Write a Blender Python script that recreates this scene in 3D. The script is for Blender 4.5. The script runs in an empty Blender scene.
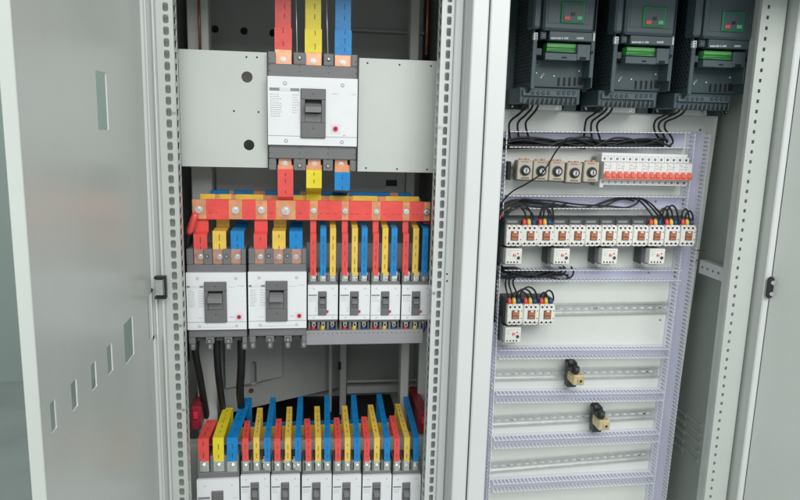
import bpy, bmesh, math, random
from mathutils import Vector, Matrix
random.seed(7)
scene = bpy.context.scene
COL = scene.collection
# ---------------------------------------------------------------- camera
F = 675.0
CAM = Vector((0.0, 0.0, 1.6))
AX = Vector((0.99058408, -0.13426824, 0.02674349))      # camera right
AY = Vector((0.00184598, -0.18222532, -0.98325507))     # camera down
AZ = Vector((0.13689326, 0.97404619, -0.18026164))      # camera forward
cd = bpy.data.cameras.new('camera'); cam = bpy.data.objects.new('camera', cd); COL.objects.link(cam)
cd.sensor_fit = 'HORIZONTAL'; cd.sensor_width = 36.0; cd.lens = 36.0 * F / 800.0
cd.clip_start = 0.05; cd.clip_end = 60
mw = Matrix.Identity(4)
for i in range(3):
    mw[i][0] = AX[i]; mw[i][1] = -AY[i]; mw[i][2] = -AZ[i]; mw[i][3] = CAM[i]
cam.matrix_world = mw
scene.camera = cam
# ---------------------------------------------------------------- light
world = bpy.data.worlds.new("World"); scene.world = world; world.use_nodes = True
bg = world.node_tree.nodes['Background']
bg.inputs['Color'].default_value = (0.96, 1.0, 1.0, 1); bg.inputs['Strength'].default_value = 0.66
def area(name, loc, target, sx, sy, power, col):
    ld = bpy.data.lights.new(name, 'AREA'); ld.shape = 'RECTANGLE'; ld.size = sx; ld.size_y = sy
    ld.energy = power; ld.color = col
    o = bpy.data.objects.new(name, ld); COL.objects.link(o); o.location = loc
    o.rotation_euler = (Vector(target) - Vector(loc)).to_track_quat('-Z', 'Y').to_euler()
    return o
area('bay_light', (0.9, -1.9, 3.6), (0.55, 1.6, 1.1), 3.4, 2.2, 130, (1.0, 1.0, 0.97))
area('side_fill', (-2.6, -1.6, 1.9), (0.9, 1.7, 1.2), 1.8, 1.8, 24, (0.95, 1.0, 1.0))  # added fill lamp from the left, brightens the right-hand side wall
scene.view_settings.view_transform = 'Standard'; scene.view_settings.look = 'None'
scene.view_settings.gamma = 1; scene.view_settings.exposure = 0.07
scene.view_settings.use_curve_mapping = False

def W(px, py, Y):
    a = (px - 400) / F; b = (py - 250) / F
    d = AX * a + AY * b + AZ
    return CAM + d * (Y / d.y)
def WX(px, py, X):
    a = (px - 400) / F; b = (py - 250) / F
    d = AX * a + AY * b + AZ
    return CAM + d * (X / d.x)

# ---------------------------------------------------------------- materials
MATS = {}
def lin(c):
    return tuple(((x / 12.92) if x <= .04045 else ((x + .055) / 1.055) ** 2.4) for x in c)
def mat(name, col, rough=.5, metal=0.0, var=.06, scale=14, bump=0.0, bscale=300, spec=.5, coat=0.0, alpha=None, grime=0.0):
    if name in MATS: return MATS[name]
    m = bpy.data.materials.new(name); m.use_nodes = True; nt = m.node_tree
    p = nt.nodes['Principled BSDF']
    tc = nt.nodes.new('ShaderNodeTexCoord')
    n = nt.nodes.new('ShaderNodeTexNoise'); n.inputs['Scale'].default_value = scale; n.inputs['Detail'].default_value = 5
    nt.links.new(tc.outputs['Object'], n.inputs['Vector'])
    r = nt.nodes.new('ShaderNodeValToRGB')
    r.color_ramp.elements[0].position = .3; r.color_ramp.elements[1].position = .7
    r.color_ramp.elements[0].color = tuple(c * (1 - var) for c in col) + (1,)
    r.color_ramp.elements[1].color = tuple(min(1, c * (1 + var)) for c in col) + (1,)
    nt.links.new(n.outputs['Fac'], r.inputs['Fac'])
    out = r.outputs['Color']
    if grime:
        n2 = nt.nodes.new('ShaderNodeTexNoise'); n2.inputs['Scale'].default_value = scale * 5; n2.inputs['Detail'].default_value = 8
        n2.inputs['Roughness'].default_value = .75
        nt.links.new(tc.outputs['Object'], n2.inputs['Vector'])
        r2 = nt.nodes.new('ShaderNodeValToRGB'); r2.color_ramp.elements[0].position = .56; r2.color_ramp.elements[1].position = .74
        r2.color_ramp.elements[0].color = (0, 0, 0, 1); r2.color_ramp.elements[1].color = (grime, grime, grime, 1)
        nt.links.new(n2.outputs['Fac'], r2.inputs['Fac'])
        mx = nt.nodes.new('ShaderNodeMixRGB'); mx.inputs[2].default_value = (.22, .2, .16, 1)
        nt.links.new(r2.outputs['Color'], mx.inputs[0]); nt.links.new(out, mx.inputs[1]); out = mx.outputs[0]
    nt.links.new(out, p.inputs['Base Color'])
    rr = nt.nodes.new('ShaderNodeMapRange'); rr.inputs['To Min'].default_value = rough * .85; rr.inputs['To Max'].default_value = min(1, rough * 1.15)
    nt.links.new(n.outputs['Fac'], rr.inputs['Value']); nt.links.new(rr.outputs['Result'], p.inputs['Roughness'])
    p.inputs['Metallic'].default_value = metal
    p.inputs['Specular IOR Level'].default_value = spec
    p.inputs['Coat Weight'].default_value = coat
    if bump:
        b = nt.nodes.new('ShaderNodeBump'); b.inputs['Strength'].default_value = bump; b.inputs['Distance'].default_value = .001
        n3 = nt.nodes.new('ShaderNodeTexNoise'); n3.inputs['Scale'].default_value = bscale; n3.inputs['Detail'].default_value = 3
        nt.links.new(tc.outputs['Object'], n3.inputs['Vector'])
        nt.links.new(n3.outputs['Fac'], b.inputs['Height']); nt.links.new(b.outputs['Normal'], p.inputs['Normal'])
    MATS[name] = m; return m
paint = mat('powder_coat_grey', (.50, .53, .505), .29, var=.03, scale=5, bump=.12, bscale=420, grime=.10)
post_paint = mat('powder_coat_pale', (.62, .64, .64), .34, var=.02, scale=5, bump=.1, bscale=420, grime=.06)
plate_m = mat('cover_plate_grey', (.56, .595, .565), .38, var=.03, scale=6, bump=.12, bscale=420, grime=.08)
mplate = mat('mounting_plate_cream', (.70, .725, .695), .45, var=.03, scale=5, bump=.08, bscale=300, grime=.08)
shelfm = mat('zinc_shelf_grey', (.34, .33, .355), .42, metal=.2, var=.05, scale=12)
inner = mat('inner_sheet_grey', (.47, .49, .475), .45, var=.06, scale=4, bump=.08, grime=.15)
galv = mat('galvanised_steel', (.64, .65, .65), .36, metal=.62, var=.07, scale=60, bump=.05)
steel = mat('zinc_steel', (.80, .80, .78), .24, metal=.95, var=.12, scale=90)
bolt_m = mat('bolt_zinc', (.72, .73, .70), .4, metal=.55, var=.15, scale=120)
copper = mat('bare_copper', (.80, .40, .25), .36, metal=.55, var=.18, scale=50)
tan = mat('tape_copper_tan', (.74, .33, .17), .40, metal=.25, var=.18, scale=50)
rodm = mat('copper_rod', (.30, .12, .07), .4, metal=.4, var=.2, scale=60)
red = mat('red_sleeve', (.80, .085, .075), .36, var=.10, scale=30, bump=.7, bscale=70, grime=.10)
yel = mat('yellow_sleeve', (.82, .55, .085), .36, var=.10, scale=30, bump=.7, bscale=70, grime=.10)
lem = mat('lemon_sleeve', (.80, .66, .03), .36, var=.08, scale=30, bump=.7, bscale=70, grime=.10)
blu = mat('blue_sleeve', (.006, .23, .58), .36, var=.12, scale=30, bump=.7, bscale=70, grime=.10)
ink = mat('dark_print', (.05, .035, .035), .6, var=0)
cabin = mat('black_cable', (.012, .013, .015), .42, var=.2, scale=40, spec=.4)
mgrey = mat('breaker_grey', (.17, .17, .175), .5, var=.05, scale=30, bump=.1, bscale=600)
mgrey2 = mat('breaker_escutcheon_grey', (.15, .15, .155), .42, var=.05, scale=30)
mlev = mat('toggle_grey', (.24, .24, .25), .35, var=.05, scale=40)
white = mat('breaker_white', (.78, .79, .82), .38, var=.02, scale=20)
labw = mat('label_white', (.70, .72, .75), .5, var=.02)
txt = mat('label_print_grey', (.24, .25, .27), .6, var=0)
dkgap = mat('recess_black', (.01, .01, .012), .6, var=0)
redb = mat('test_button_red', (.72, .03, .07), .35, var=.05)
cw = mat('contactor_white', (.78, .77, .74), .42, var=.03, scale=40)
cdk = mat('contactor_dark', (.055, .065, .068), .5, var=.08, scale=40)
clab = mat('contactor_grey_label', (.22, .24, .24), .5, var=.1, scale=60)
ora = mat('contactor_orange', (.46, .17, .09), .42, var=.15, scale=80)
brn = mat('contactor_brown', (.20, .11, .07), .45, var=.1, scale=80)
beige = mat('relay_beige', (.50, .455, .38), .45, var=.06, scale=50, grime=.1)
olgrey = mat('relay_side_grey', (.30, .30, .27), .5, var=.06, scale=50)
pink = mat('socket_orange', (.62, .30, .20), .45, var=.1)
mcbw = mat('mcb_white', (.76, .77, .76), .38, var=.02)
mcbr = mat('mcb_toggle_red', (.80, .19, .14), .36, var=.06, scale=60)
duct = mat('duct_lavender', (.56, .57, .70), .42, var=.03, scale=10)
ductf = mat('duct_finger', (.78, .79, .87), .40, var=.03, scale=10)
vfd = mat('drive_slate', (.047, .075, .085), .42, var=.06, scale=14, bump=.15, bscale=500)
vfdl = mat('drive_cover_grey', (.070, .100, .115), .38, var=.05, scale=14, bump=.1, bscale=500)
vfds = mat('drive_side_dark', (.038, .062, .070), .5, var=.08, scale=20)
vhole = mat('vent_black', (.004, .006, .007), .7, var=0)
vgreen = mat('terminal_green', (.07, .36, .08), .4, var=.15, scale=60)
kgreen = mat('keypad_green', (.01, .25, .08), .4, var=.08)
kred = mat('key_red', (.75, .10, .10), .4, var=.05)
klgreen = mat('key_green', (.10, .50, .22), .4, var=.05)
brass = mat('brass_block', (.66, .55, .32), .36, metal=.3, var=.15, scale=60)
blackp = mat('black_plastic', (.014, .014, .016), .35, var=.15, scale=40)
maroon = mat('maroon_insulator', (.30, .02, .035), .35, var=.1)
wallm = mat('workshop_wall', (.30, .37, .34), .8, var=.06, scale=1.2, bump=.2, bscale=30)
floorm = mat('workshop_floor', (.30, .35, .33), .55, var=.12, scale=2, bump=.2, bscale=40, grime=.3)

# ---------------------------------------------------------------- mesh builder
class MB:
    def __init__(s, O=(0, 0, 0)):
        s.bm = bmesh.new(); s.mats = []; s.O = Vector(O)
    def mi(s, m):
        if m not in s.mats: s.mats.append(m)
        return s.mats.index(m)
    def add(s, verts, faces, m, smooth=False):
        k = s.mi(m); vs = [s.bm.verts.new(Vector(v) - s.O) for v in verts]
        for f in faces:
            try:
                fc = s.bm.faces.new([vs[i] for i in f]); fc.material_index = k; fc.smooth = smooth
            except ValueError: pass
        return vs
    def box(s, lo, hi, m, bev=0.0, shear=None):
        x0, y0, z0 = [min(a, b) for a, b in zip(lo, hi)]; x1, y1, z1 = [max(a, b) for a, b in zip(lo, hi)]
        k = s.mi(m)
        if bev > 0: bev = min(bev, (x1-x0)*.45, (y1-y0)*.45, (z1-z0)*.45)
        if bev <= 0:
            s.add([(x0,y0,z0),(x1,y0,z0),(x1,y1,z0),(x0,y1,z0),(x0,y0,z1),(x1,y0,z1),(x1,y1,z1),(x0,y1,z1)],
                  [(0,3,2,1),(4,5,6,7),(0,1,5,4),(1,2,6,5),(2,3,7,6),(3,0,4,7)], m); return
        b = bev; P = {}; vs = []
        for i, x in enumerate((x0, x1)):
            for j, y in enumerate((y0, y1)):
                for l, z in enumerate((z0, z1)):
                    sx, sy, sz = (1 if i == 0 else -1), (1 if j == 0 else -1), (1 if l == 0 else -1)
                    P[i,j,l,0] = len(vs); vs.append((x, y+sy*b, z+sz*b))
                    P[i,j,l,1] = len(vs); vs.append((x+sx*b, y, z+sz*b))
                    P[i,j,l,2] = len(vs); vs.append((x+sx*b, y+sy*b, z))
        fs = []
        for i in (0, 1):
            q = (0,0),(1,0),(1,1),(0,1)
            fs.append([P[i,a,c,0] for a, c in q]); fs.append([P[a,i,c,1] for a, c in q]); fs.append([P[a,c,i,2] for a, c in q])
        for a in (0, 1):
            for c in (0, 1):
                fs.append([P[0,a,c,1],P[1,a,c,1],P[1,a,c,2],P[0,a,c,2]])
                fs.append([P[a,0,c,0],P[a,1,c,0],P[a,1,c,2],P[a,0,c,2]])
                fs.append([P[a,c,0,0],P[a,c,1,0],P[a,c,1,1],P[a,c,0,1]])
                for e in (0, 1): fs.append([P[a,c,e,0],P[a,c,e,1],P[a,c,e,2]])
        n0 = len(s.bm.faces)
        s.add(vs, fs, m)
        s.fix = True
    def pbox(s, px0, py0, px1, py1, Y, d, m, bev=0.0):
        xm, ym = (px0+px1)/2, (py0+py1)/2
        a = W(px0, ym, Y); b = W(px1, ym, Y); c = W(xm, py0, Y); e = W(xm, py1, Y)
        s.box((a.x, Y, e.z), (b.x, Y + d, c.z), m, bev)
    def cyl(s, c, r, h, m, axis='Y', n=20, r2=None, smooth=True):
        """cylinder starting at c going +h along axis"""
        c = Vector(c); r2 = r if r2 is None else r2
        A = {'X': Vector((1,0,0)), 'Y': Vector((0,1,0)), 'Z': Vector((0,0,1))}[axis] if isinstance(axis, str) else Vector(axis).normalized()
        U = A.orthogonal().normalized(); V = A.cross(U)
        v = [c + (U*math.cos(t) + V*math.sin(t))*r for t in [2*math.pi*i/n for i in range(n)]]
        w = [c + A*h + (U*math.cos(t) + V*math.sin(t))*r2 for t in [2*math.pi*i/n for i in range(n)]]
        k = s.mi(m); a = [s.bm.verts.new(p - s.O) for p in v]; b = [s.bm.verts.new(p - s.O) for p in w]
        for i in range(n):
            f = s.bm.faces.new([a[i], a[(i+1)%n], b[(i+1)%n], b[i]]); f.material_index = k; f.smooth = smooth
        for q in (a, b):
            f = s.bm.faces.new(q); f.material_index = k
    def bolt(s, c, r, m=None, wash=True, n=6):
        """hex bolt facing -Y, c on the surface"""
        m = m or bolt_m; c = Vector(c)
        if wash: s.cyl(c - Vector((0, .0018, 0)), r*1.5, .0018, steel, n=24)
        s.cyl(c - Vector((0, r*.95, 0)), r, r*.95 - .0018*wash, m, n=n, smooth=False)
        s.cyl(c - Vector((0, r*.95 + .0015, 0)), r*.55, .0015, steel, n=12)
    def screw(s, c, r, m=None):
        m = m or steel; c = Vector(c)
        s.cyl(c - Vector((0, .0016, 0)), r*.8, .0016, m, n=16, r2=r)
        s.box(c + Vector((-r*.6, -.0022, -r*.12)), c + Vector((r*.6, -.0016, r*.12)), dkgap)
    def tube(s, pts, r, m, n=8):
        pts = [Vector(p) for p in pts]; k = s.mi(m); rings = []; U = None
        for i, p in enumerate(pts):
            t = (pts[min(i+1, len(pts)-1)] - pts[max(i-1, 0)]).normalized()
            if U is None: U = t.orthogonal().normalized()
            U = (U - t * U.dot(t)).normalized(); V = t.cross(U)
            rr = r[i] if isinstance(r, (list, tuple)) else r
            rings.append([s.bm.verts.new(p + (U*math.cos(2*math.pi*j/n) + V*math.sin(2*math.pi*j/n))*rr - s.O) for j in range(n)])
        for a, b in zip(rings, rings[1:]):
            for j in range(n):
                f = s.bm.faces.new([a[j], a[(j+1)%n], b[(j+1)%n], b[j]]); f.material_index = k; f.smooth = True
        for q in (rings[0], rings[-1]):
            f = s.bm.faces.new(q); f.material_index = k
    def ribbon(s, pts, w, t, mats):
        """flat bar along pts, width along X, thickness across; mats: one material per segment"""
        pts = [Vector(p) for p in pts]; n = len(pts); A = []
        for i, p in enumerate(pts):
            d1 = (pts[i] - pts[i-1]).normalized() if i else (pts[1]-pts[0]).normalized()
            d2 = (pts[i+1] - pts[i]).normalized() if i < n-1 else d1
            X = Vector((1, 0, 0)); n1 = d1.cross(X).normalized(); n2 = d2.cross(X).normalized()
            nn = (n1+n2).normalized(); nn = nn * (t/2 / max(.4, nn.dot(n1)))
            A.append([p - X*w/2 - nn, p + X*w/2 - nn, p + X*w/2 + nn, p - X*w/2 + nn])
        for i in range(n-1):
            v = A[i] + A[i+1]
            fs = [(0,1,5,4),(1,2,6,5),(2,3,7,6),(3,0,4,7)]
            if i == 0 or mats[i] != mats[i-1]: fs.append((0,1,2,3))
            if i == n-2 or mats[i] != mats[i+1]: fs.append((4,5,6,7))
            s.add(v, fs, mats[i])
    def cell(s, u0, u1, v0, v1, hole, fn, t, m, seg=5):
        """sheet rectangle in (u,v) with one rounded hole (cu,cv,hw,hh,r); fn(u,v,depth)->point"""
        cu, cv, hw, hh, r = hole; inn = []
        r = min(r, hw, hh)
        for (sx, sy, a0) in ((1,1,0),(-1,1,90),(-1,-1,180),(1,-1,270)):
            for q in range(seg+1):
                a = math.radians(a0 + 90*q/seg)
                inn.append((cu + sx*(hw-r) + r*math.cos(a), cv + sy*(hh-r) + r*math.sin(a)))
        out = []
        for (x, y) in inn:
            dx, dy = (x-cu)/hw, (y-cv)/hh; k = max(abs(dx), abs(dy))
            out.append([cu + 0, cv + 0, dx/k, dy/k])
        O = []
        for (_, _, a, b) in out:
            O.append((u1 if a > .999 else u0 if a < -.999 else (cu + a*((u1-cu) if a > 0 else (cu-u0))),
                      v1 if b > .999 else v0 if b < -.999 else (cv + b*((v1-cv) if b > 0 else (cv-v0)))))
        n = len(inn); k = s.mi(m); R = []
        for dep in (0, t):
            R.append([s.bm.verts.new(Vector(fn(*p, dep)) - s.O) for p in inn]); R.append([s.bm.verts.new(Vector(fn(*p, dep)) - s.O) for p in O])
        for i in range(n):
            j = (i+1) % n
            for q in ([R[0][i],R[0][j],R[1][j],R[1][i]], [R[2][i],R[2][j],R[3][j],R[3][i]], [R[0][i],R[0][j],R[2][j],R[2][i]], [R[1][i],R[1][j],R[3][j],R[3][i]]):
                try:
                    f = s.bm.faces.new(q); f.material_index = k
                except ValueError: pass
        # corners of the rectangle
        cs = [(u1,v1),(u0,v1),(u0,v0),(u1,v0)]
        for ci, (cx_, cy_) in enumerate(cs):
            for i in range(n):
                j = (i+1) % n; a, b = O[i], O[j]
                onx = lambda p: abs(p[0]-cx_) < 1e-7; ony = lambda p: abs(p[1]-cy_) < 1e-7
                if (onx(a) and ony(b) or ony(a) and onx(b)) and not (onx(a) and ony(a)) and not (onx(b) and ony(b)):
                    for dep, q in ((0, 1), (t, 3)):
                        c_ = s.bm.verts.new(Vector(fn(cx_, cy_, dep)) - s.O)
                        f = s.bm.faces.new([R[q][i], R[q][j], c_]); f.material_index = k
    def done(s, name, parent=None, loc=None):
        me = bpy.data.meshes.new(name)
        bmesh.ops.recalc_face_normals(s.bm, faces=s.bm.faces)
        s.bm.to_mesh(me); s.bm.free()
        for m in s.mats: me.materials.append(m)
        o = bpy.data.objects.new(name, me); COL.objects.link(o)
        if parent is not None: o.parent = parent
        else: o.location = s.O
        return o
def tag(o, label=None, cat=None, group=None, kind=None):
    if label: o['label'] = label
    if cat: o['category'] = cat
    if group: o['group'] = group
    if kind: o['kind'] = kind
    return o
def empty(name, loc, label, cat, group=None):
    o = bpy.data.objects.new(name, None); COL.objects.link(o); o.location = loc; o.empty_display_size = .02
    return tag(o, label, cat, group)
def copy_tree(o, parent=None):
    c = o.copy(); COL.objects.link(c)
    if parent is not None: c.parent = parent
    for ch in list(o.children): copy_tree(ch, c)
    return c
def cat_rom(pts, sub=6):
    pts = [Vector(p) for p in pts]; P = [pts[0]*2-pts[1]] + pts + [pts[-1]*2-pts[-2]]; out = []
    for i in range(1, len(P)-2):
        for k in range(sub):
            t = k/sub; a, b, c, d = P[i-1:i+3]
            out.append(.5*((2*b) + (c-a)*t + (2*a-5*b+4*c-d)*t*t + (3*b-a-3*c+d)*t**3))
    out.append(pts[-1]); return out
ORD = ['first','second','third','fourth','fifth','sixth','seventh','eighth','ninth','tenth','eleventh','twelfth']

# ---------------------------------------------------------------- setting
b = MB(); b.box((-6, -4, -.1), (7, 4.4, 0), floorm); tag(b.done('floor'), kind='structure')
b = MB(); b.box((-6, 4.2, .0), (7, 4.3, 4.2), wallm); tag(b.done('wall'), kind='structure')

# ---------------------------------------------------------------- cabinet shells
ZB, ZT = .04, 2.06
FY = 1.42
def perf_strip_x(mb, x0, x1, z0, z1, Y, hw, hh, pitch, m, t=.002, r=None, off=0, cx=None):
    """vertical strip facing -Y with slots"""
    cx = (x0+x1)/2 if cx is None else cx
    n = int((z1-z0)/pitch)
    for i in range(n):
        a = z0 + i*pitch; bb = a + pitch
        mb.cell(x0, x1, a, bb, (cx, (a+bb)/2, hw, hh, r or min(hw, hh)*.7), lambda u, v, d: (u, Y+d, v), t, m, 3)
def perf_strip_y(mb, y0, y1, z0, z1, X, hw, hh, pitch, m, t=.002, r=None):
    cy = (y0+y1)/2; n = int((z1-z0)/pitch)
    for i in range(n):
        a = z0 + i*pitch; bb = a + pitch
        mb.cell(y0, y1, a, bb, (cy, (a+bb)/2, hw, hh, r or min(hw, hh)*.7), lambda u, v, d: (X+d, u, v), t, m, 3)

cabL = empty('electrical_cabinet', (0.01, 1.75, 0), 'open cabinet with large breakers and coloured busbars, its door swung out to the left', 'cabinet', 'two open electrical cabinets side by side')
OL = cabL.location.copy()
def MBL(): return MB(OL)
b = MBL(); b.box((-.345, 1.502, ZB), (-.343, 2.18, ZT), inner); b.done('side_panel', cabL)
b = MBL(); b.box((.364, 1.50, ZB), (.368, 2.18, ZT), inner); b.done('side_panel', cabL)
b = MBL(); b.box((-.345, 2.18, ZB), (.368, 2.184, ZT), inner); b.done('back_panel', cabL)
b = MBL(); b.box((-.345, FY, ZT), (.3715, 2.184, ZT+.03), paint, .004); b.done('roof', cabL)
b = MBL(); b.box((-.345, FY+.002, 0), (.3715, 2.184, ZB), paint, .004); b.done('plinth', cabL)
b = MBL(); b.box((-.343, FY+.002, 1.93), (.335, 1.46, ZT-.001), paint, .003); b.done('shade_header', cabL)  # unseen crosspiece added to cast shade over the top of the bay
# left jamb
b = MBL()
b.box((-.343, 1.500, ZB), (-.313, 1.540, ZT), paint, .002)
b.box((-.3125, 1.484, ZB), (-.3085, 1.52, ZT), post_paint, .0012)
b.box((-.329, 1.494, ZB), (-.325, 1.4995, ZT), post_paint, .001)
b.done('door_jamb', cabL)
b = MBL()
perf_strip_x(b, -.308, -.2735, .5, 2.03, 1.502, .0056, .0088, .0235, paint, r=.004, cx=-.288)
b.box((-.3075, 1.524, .5), (-.2765, 1.526, 2.03), paint)
perf_strip_y(b, 1.5045, 1.545, .5, 2.03, -.2755, .012, .0075, .0235, paint, r=.004)
for z in (1.94, 1.615, 1.15, .95):
    b.screw((-.2778, 1.5015, z), .004)
b.done('slotted_rail', cabL)
# right jamb
b = MBL()
perf_strip_x(b, .289, .3165, .5, 2.03, 1.502, .0050, .0088, .0235, post_paint, r=.003, cx=.305)
b.box((.2925, 1.524, .5), (.3165, 1.526, 2.03), paint)
perf_strip_y(b, 1.5045, 1.545, .5, 2.03, .289, .012, .0075, .0235, paint, r=.004)
for z in (1.93, 1.60, 1.22): b.screw((.2935, 1.5015, z), .004)
b.done('slotted_rail', cabL)
b = MBL()
b.box((.317, 1.492, ZB), (.3345, 1.53, ZT), post_paint, .002)
b.box((.3375, FY, ZB), (.3716, 1.498, ZT), post_paint, .0025)
b.box((.3352, 1.47, ZB), (.3373, 1.50, ZT), paint)
for y_ in (274, 281):
    p = W(447, y_, 1.492); b.cyl((p.x, 1.4914, p.z), .0022, .0007, dkgap, n=10)
b.done('corner_post', cabL)
# door, opened square to the cabinet, seen from the inside
XD = -.335
Y0d = WX(40, 410, XD).y; Y1d = 1.488
b = MBL()
cuts = []
def dcut(x0, x1, yt, yb):
    a = WX((x0+x1)/2, yt, XD); c = WX((x0+x1)/2, yb, XD); l = WX(x0, (yt+yb)/2, XD).y; r_ = WX(x1, (yt+yb)/2, XD).y
    return (l, r_, c.z, a.z)
main_cut = dcut(97, 107.5, 72, 130)
row = [dcut(148, 156, 292, 338), dcut(124, 134, 319, 361), dcut(107, 113, 344, 374), dcut(91, 97, 362, 390), dcut(71, 78, 380, 410), dcut(50, 57, 400, 432)]
row = [(r_[0]+.002, r_[1]-.002, r_[2], r_[3]) for r_ in row]
row.sort(key=lambda q: q[0])
zr0 = sum(q[2] for q in row)/len(row); zr1 = sum(q[3] for q in row)/len(row)
fnd = lambda u, v, d: (XD - d, u, v)
T = .0022
def sheet(u0, u1, v0, v1): b.box((XD-T, u0, v0), (XD, u1, v1), paint)
zA, zB_ = min(q[2] for q in row)-.01, max(q[3] for q in row)+.01
zC, zD = main_cut[2]-.01, main_cut[3]+.01
sheet(Y0d, Y1d, ZB+.02, zA); sheet(Y0d, Y1d, zB_, zC); sheet(Y0d, Y1d, zD, ZT-.02)
b.cell(Y0d, Y1d, zC, zD, ((main_cut[0]+main_cut[1])/2, (main_cut[2]+main_cut[3])/2, (main_cut[1]-main_cut[0])/2, (main_cut[3]-main_cut[2])/2, .002), fnd, T, paint, 2)
edges = [Y0d] + [(row[i][1]+row[i+1][0])/2 for i in range(len(row)-1)] + [Y1d]
for i, q in enumerate(row):
    b.cell(edges[i], edges[i+1], zA, zB_, ((q[0]+q[1])/2, (q[2]+q[3])/2, (q[1]-q[0])/2, (q[3]-q[2])/2, .002), fnd, T, paint, 2)
door = b.done('door', cabL)
b = MBL()
b.box((XD-.017, Y0d-.002, ZB+.02), (XD+.0008, Y0d+.003, ZT-.02), paint, .001)
b.box((XD-.017, Y0d+.0035, ZB+.02), (XD-.0155, Y0d+.022, ZT-.02), paint)
b.done('door_edge', door)
b = MBL()
c = WX(162, 276, -.318)
b.box((-.3245, 1.468, c.z-.040), (-.300, 1.4835, c.z-.034), blackp, .001)
b.box((-.3245, 1.468, c.z+.004), (-.300, 1.4835, c.z+.010), blackp, .001)
b.box((-.304, 1.468, c.z-.034), (-.300, 1.4835, c.z+.004), blackp, .001)
b.box((-.3235, 1.472, c.z-.033), (-.306, 1.480, c.z+.003), steel, .001)
b.done('latch', cabL)
# inner plates
b = MBL()
zt = W(300, -30, 2.00).z; zb_ = W(300, 192, 2.00).z
xs = [-.30, W(229, 30, 2.00).x, W(258, 30, 2.00).x, .33]
holes = [(W(215, 29, 2.00), .008), (W(244, 31, 2.00), .008), (W(273, 33, 2.00), .008)]
zt0 = holes[1][0].z - .04; zt1 = holes[1][0].z + .04
for i in range(3):
    h = holes[i][0]
    b.cell(xs[i], xs[i+1], zt0, zt1, (h.x, h.z, .0102, .0102, .0102), lambda u, v, d: (u, 2.00+d, v), .002, inner, 5)
b.box((-.30, 2.00, zt1), (.33, 2.002, zt), inner)
b.box((-.30, 2.00, 1.30), (.33, 2.002, zt0), inner)
p0 = W(350, 28, 1.97); b.box((p0.x, 1.97, p0.z-.008), (.33, 1.998, p0.z), inner, .001)
b.done('rear_plate', cabL)
b = MBL()
for (xa, xb) in ((-.285, -.235),): b.box((xa, 1.74, .6), (xb, 1.79, 2.12), inner, .002)
b.box((.262, 1.78, .6), (.285, 1.83, 2.12), inner, .002)
b.done('rear_post', cabL)
for (x, y) in ((199.5, 30), (427, 30)):
    p = W(x, y, 1.72)
    b = MBL(); b.tube([(p.x, 1.72, p.z-.06), (p.x, 1.72, p.z+.1)], .0033, rodm, 8); b.done('copper_rod', cabL)
# plate behind the four small breakers and shelf lip below
b = MBL()
x0 = W(305, 260, 1.68).x; z1 = W(370, 243, 1.68).z; z0 = W(370, 338, 1.68).z
b.box((x0, 1.68, z0), (.287, 1.6825, z1), shelfm, .001); b.done('breaker_plate', cabL)
b = MBL()
a = W(306, 331, 1.59); c = W(433, 343, 1.59)
b.box((a.x, 1.59, c.z), (.287, 1.5925, a.z), shelfm, .001); b.box((a.x, 1.5925, c.z), (.287, 1.679, c.z+.002), shelfm)
b.box((a.x, 1.5925, a.z-.0022), (.287, 1.679, a.z), shelfm)
for i in range(26):
    xx = a.x + .008 + i*.0112
    b.cyl((xx, 1.5897, a.z-.007), .0011, .0003, dkgap, n=8)
b.done('breaker_shelf', cabL)
b = MBL()
x0 = W(186, 300, 1.70).x; x1 = W(306, 300, 1.70).x; z1 = W(240, 262, 1.70).z; z0 = W(240, 338, 1.70).z
b.box((x0, 1.70, z0), (x1, 1.7025, z1), plate_m, .001); b.done('breaker_plate', cabL)
# cover plates beside the main breaker
YC = 1.615
b = MBL()
l = W(180, 110, YC).x; r = W(267.3, 110, YC).x; t_ = W(225, 50.8, YC).z; bo = W(225, 167, YC).z
h1 = W(247, 77, YC); h2 = W(249, 145, YC); zm = (h1.z+h2.z)/2
fn = lambda u, v, d: (u, YC+d, v)
b.cell(l, r, zm, t_, (h1.x, h1.z, .0125, .0125, .0125), fn, .002, plate_m, 8)
b.cell(l, r, bo, zm, (h2.x, h2.z, .0122, .0122, .0122), fn, .002, plate_m, 8)
for (x, y) in ((246.5, 57), (257, 57.3), (234, 111), (258.5, 112)):
    p = W(x, y, YC); b.cyl((p.x, YC-.0006, p.z), .0022, .0006, dkgap, n=10)
b.done('cover_plate', cabL)
b = MBL()
l = W(358.3, 110, YC).x; r = W(439.5, 110, YC).x; t_ = W(400, 59.5, YC).z; bo = W(400, 172.3, YC).z
b.box((l, YC, bo), (r, YC+.002, t_), plate_m, .0007)
for (x, y) in ((367.5, 63), (399.5, 64.8), (431, 66), (366, 168), (397, 169), (427, 169.5)):
    p = W(x, y, YC); b.cyl((p.x, YC-.0006, p.z), .0022, .0006, dkgap, n=10)
b.done('cover_plate', cabL)
b = MBL(); b.box((-.232, 1.795, 1.22), (.26, 1.797, W(300, 160, 1.795).z), inner); b.done('middle_plate', cabL)
b = MBL(); b.pbox(386, 180, 397, 186, 1.793, .0015, dkgap); b.done('cable_slot', cabL)
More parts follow.
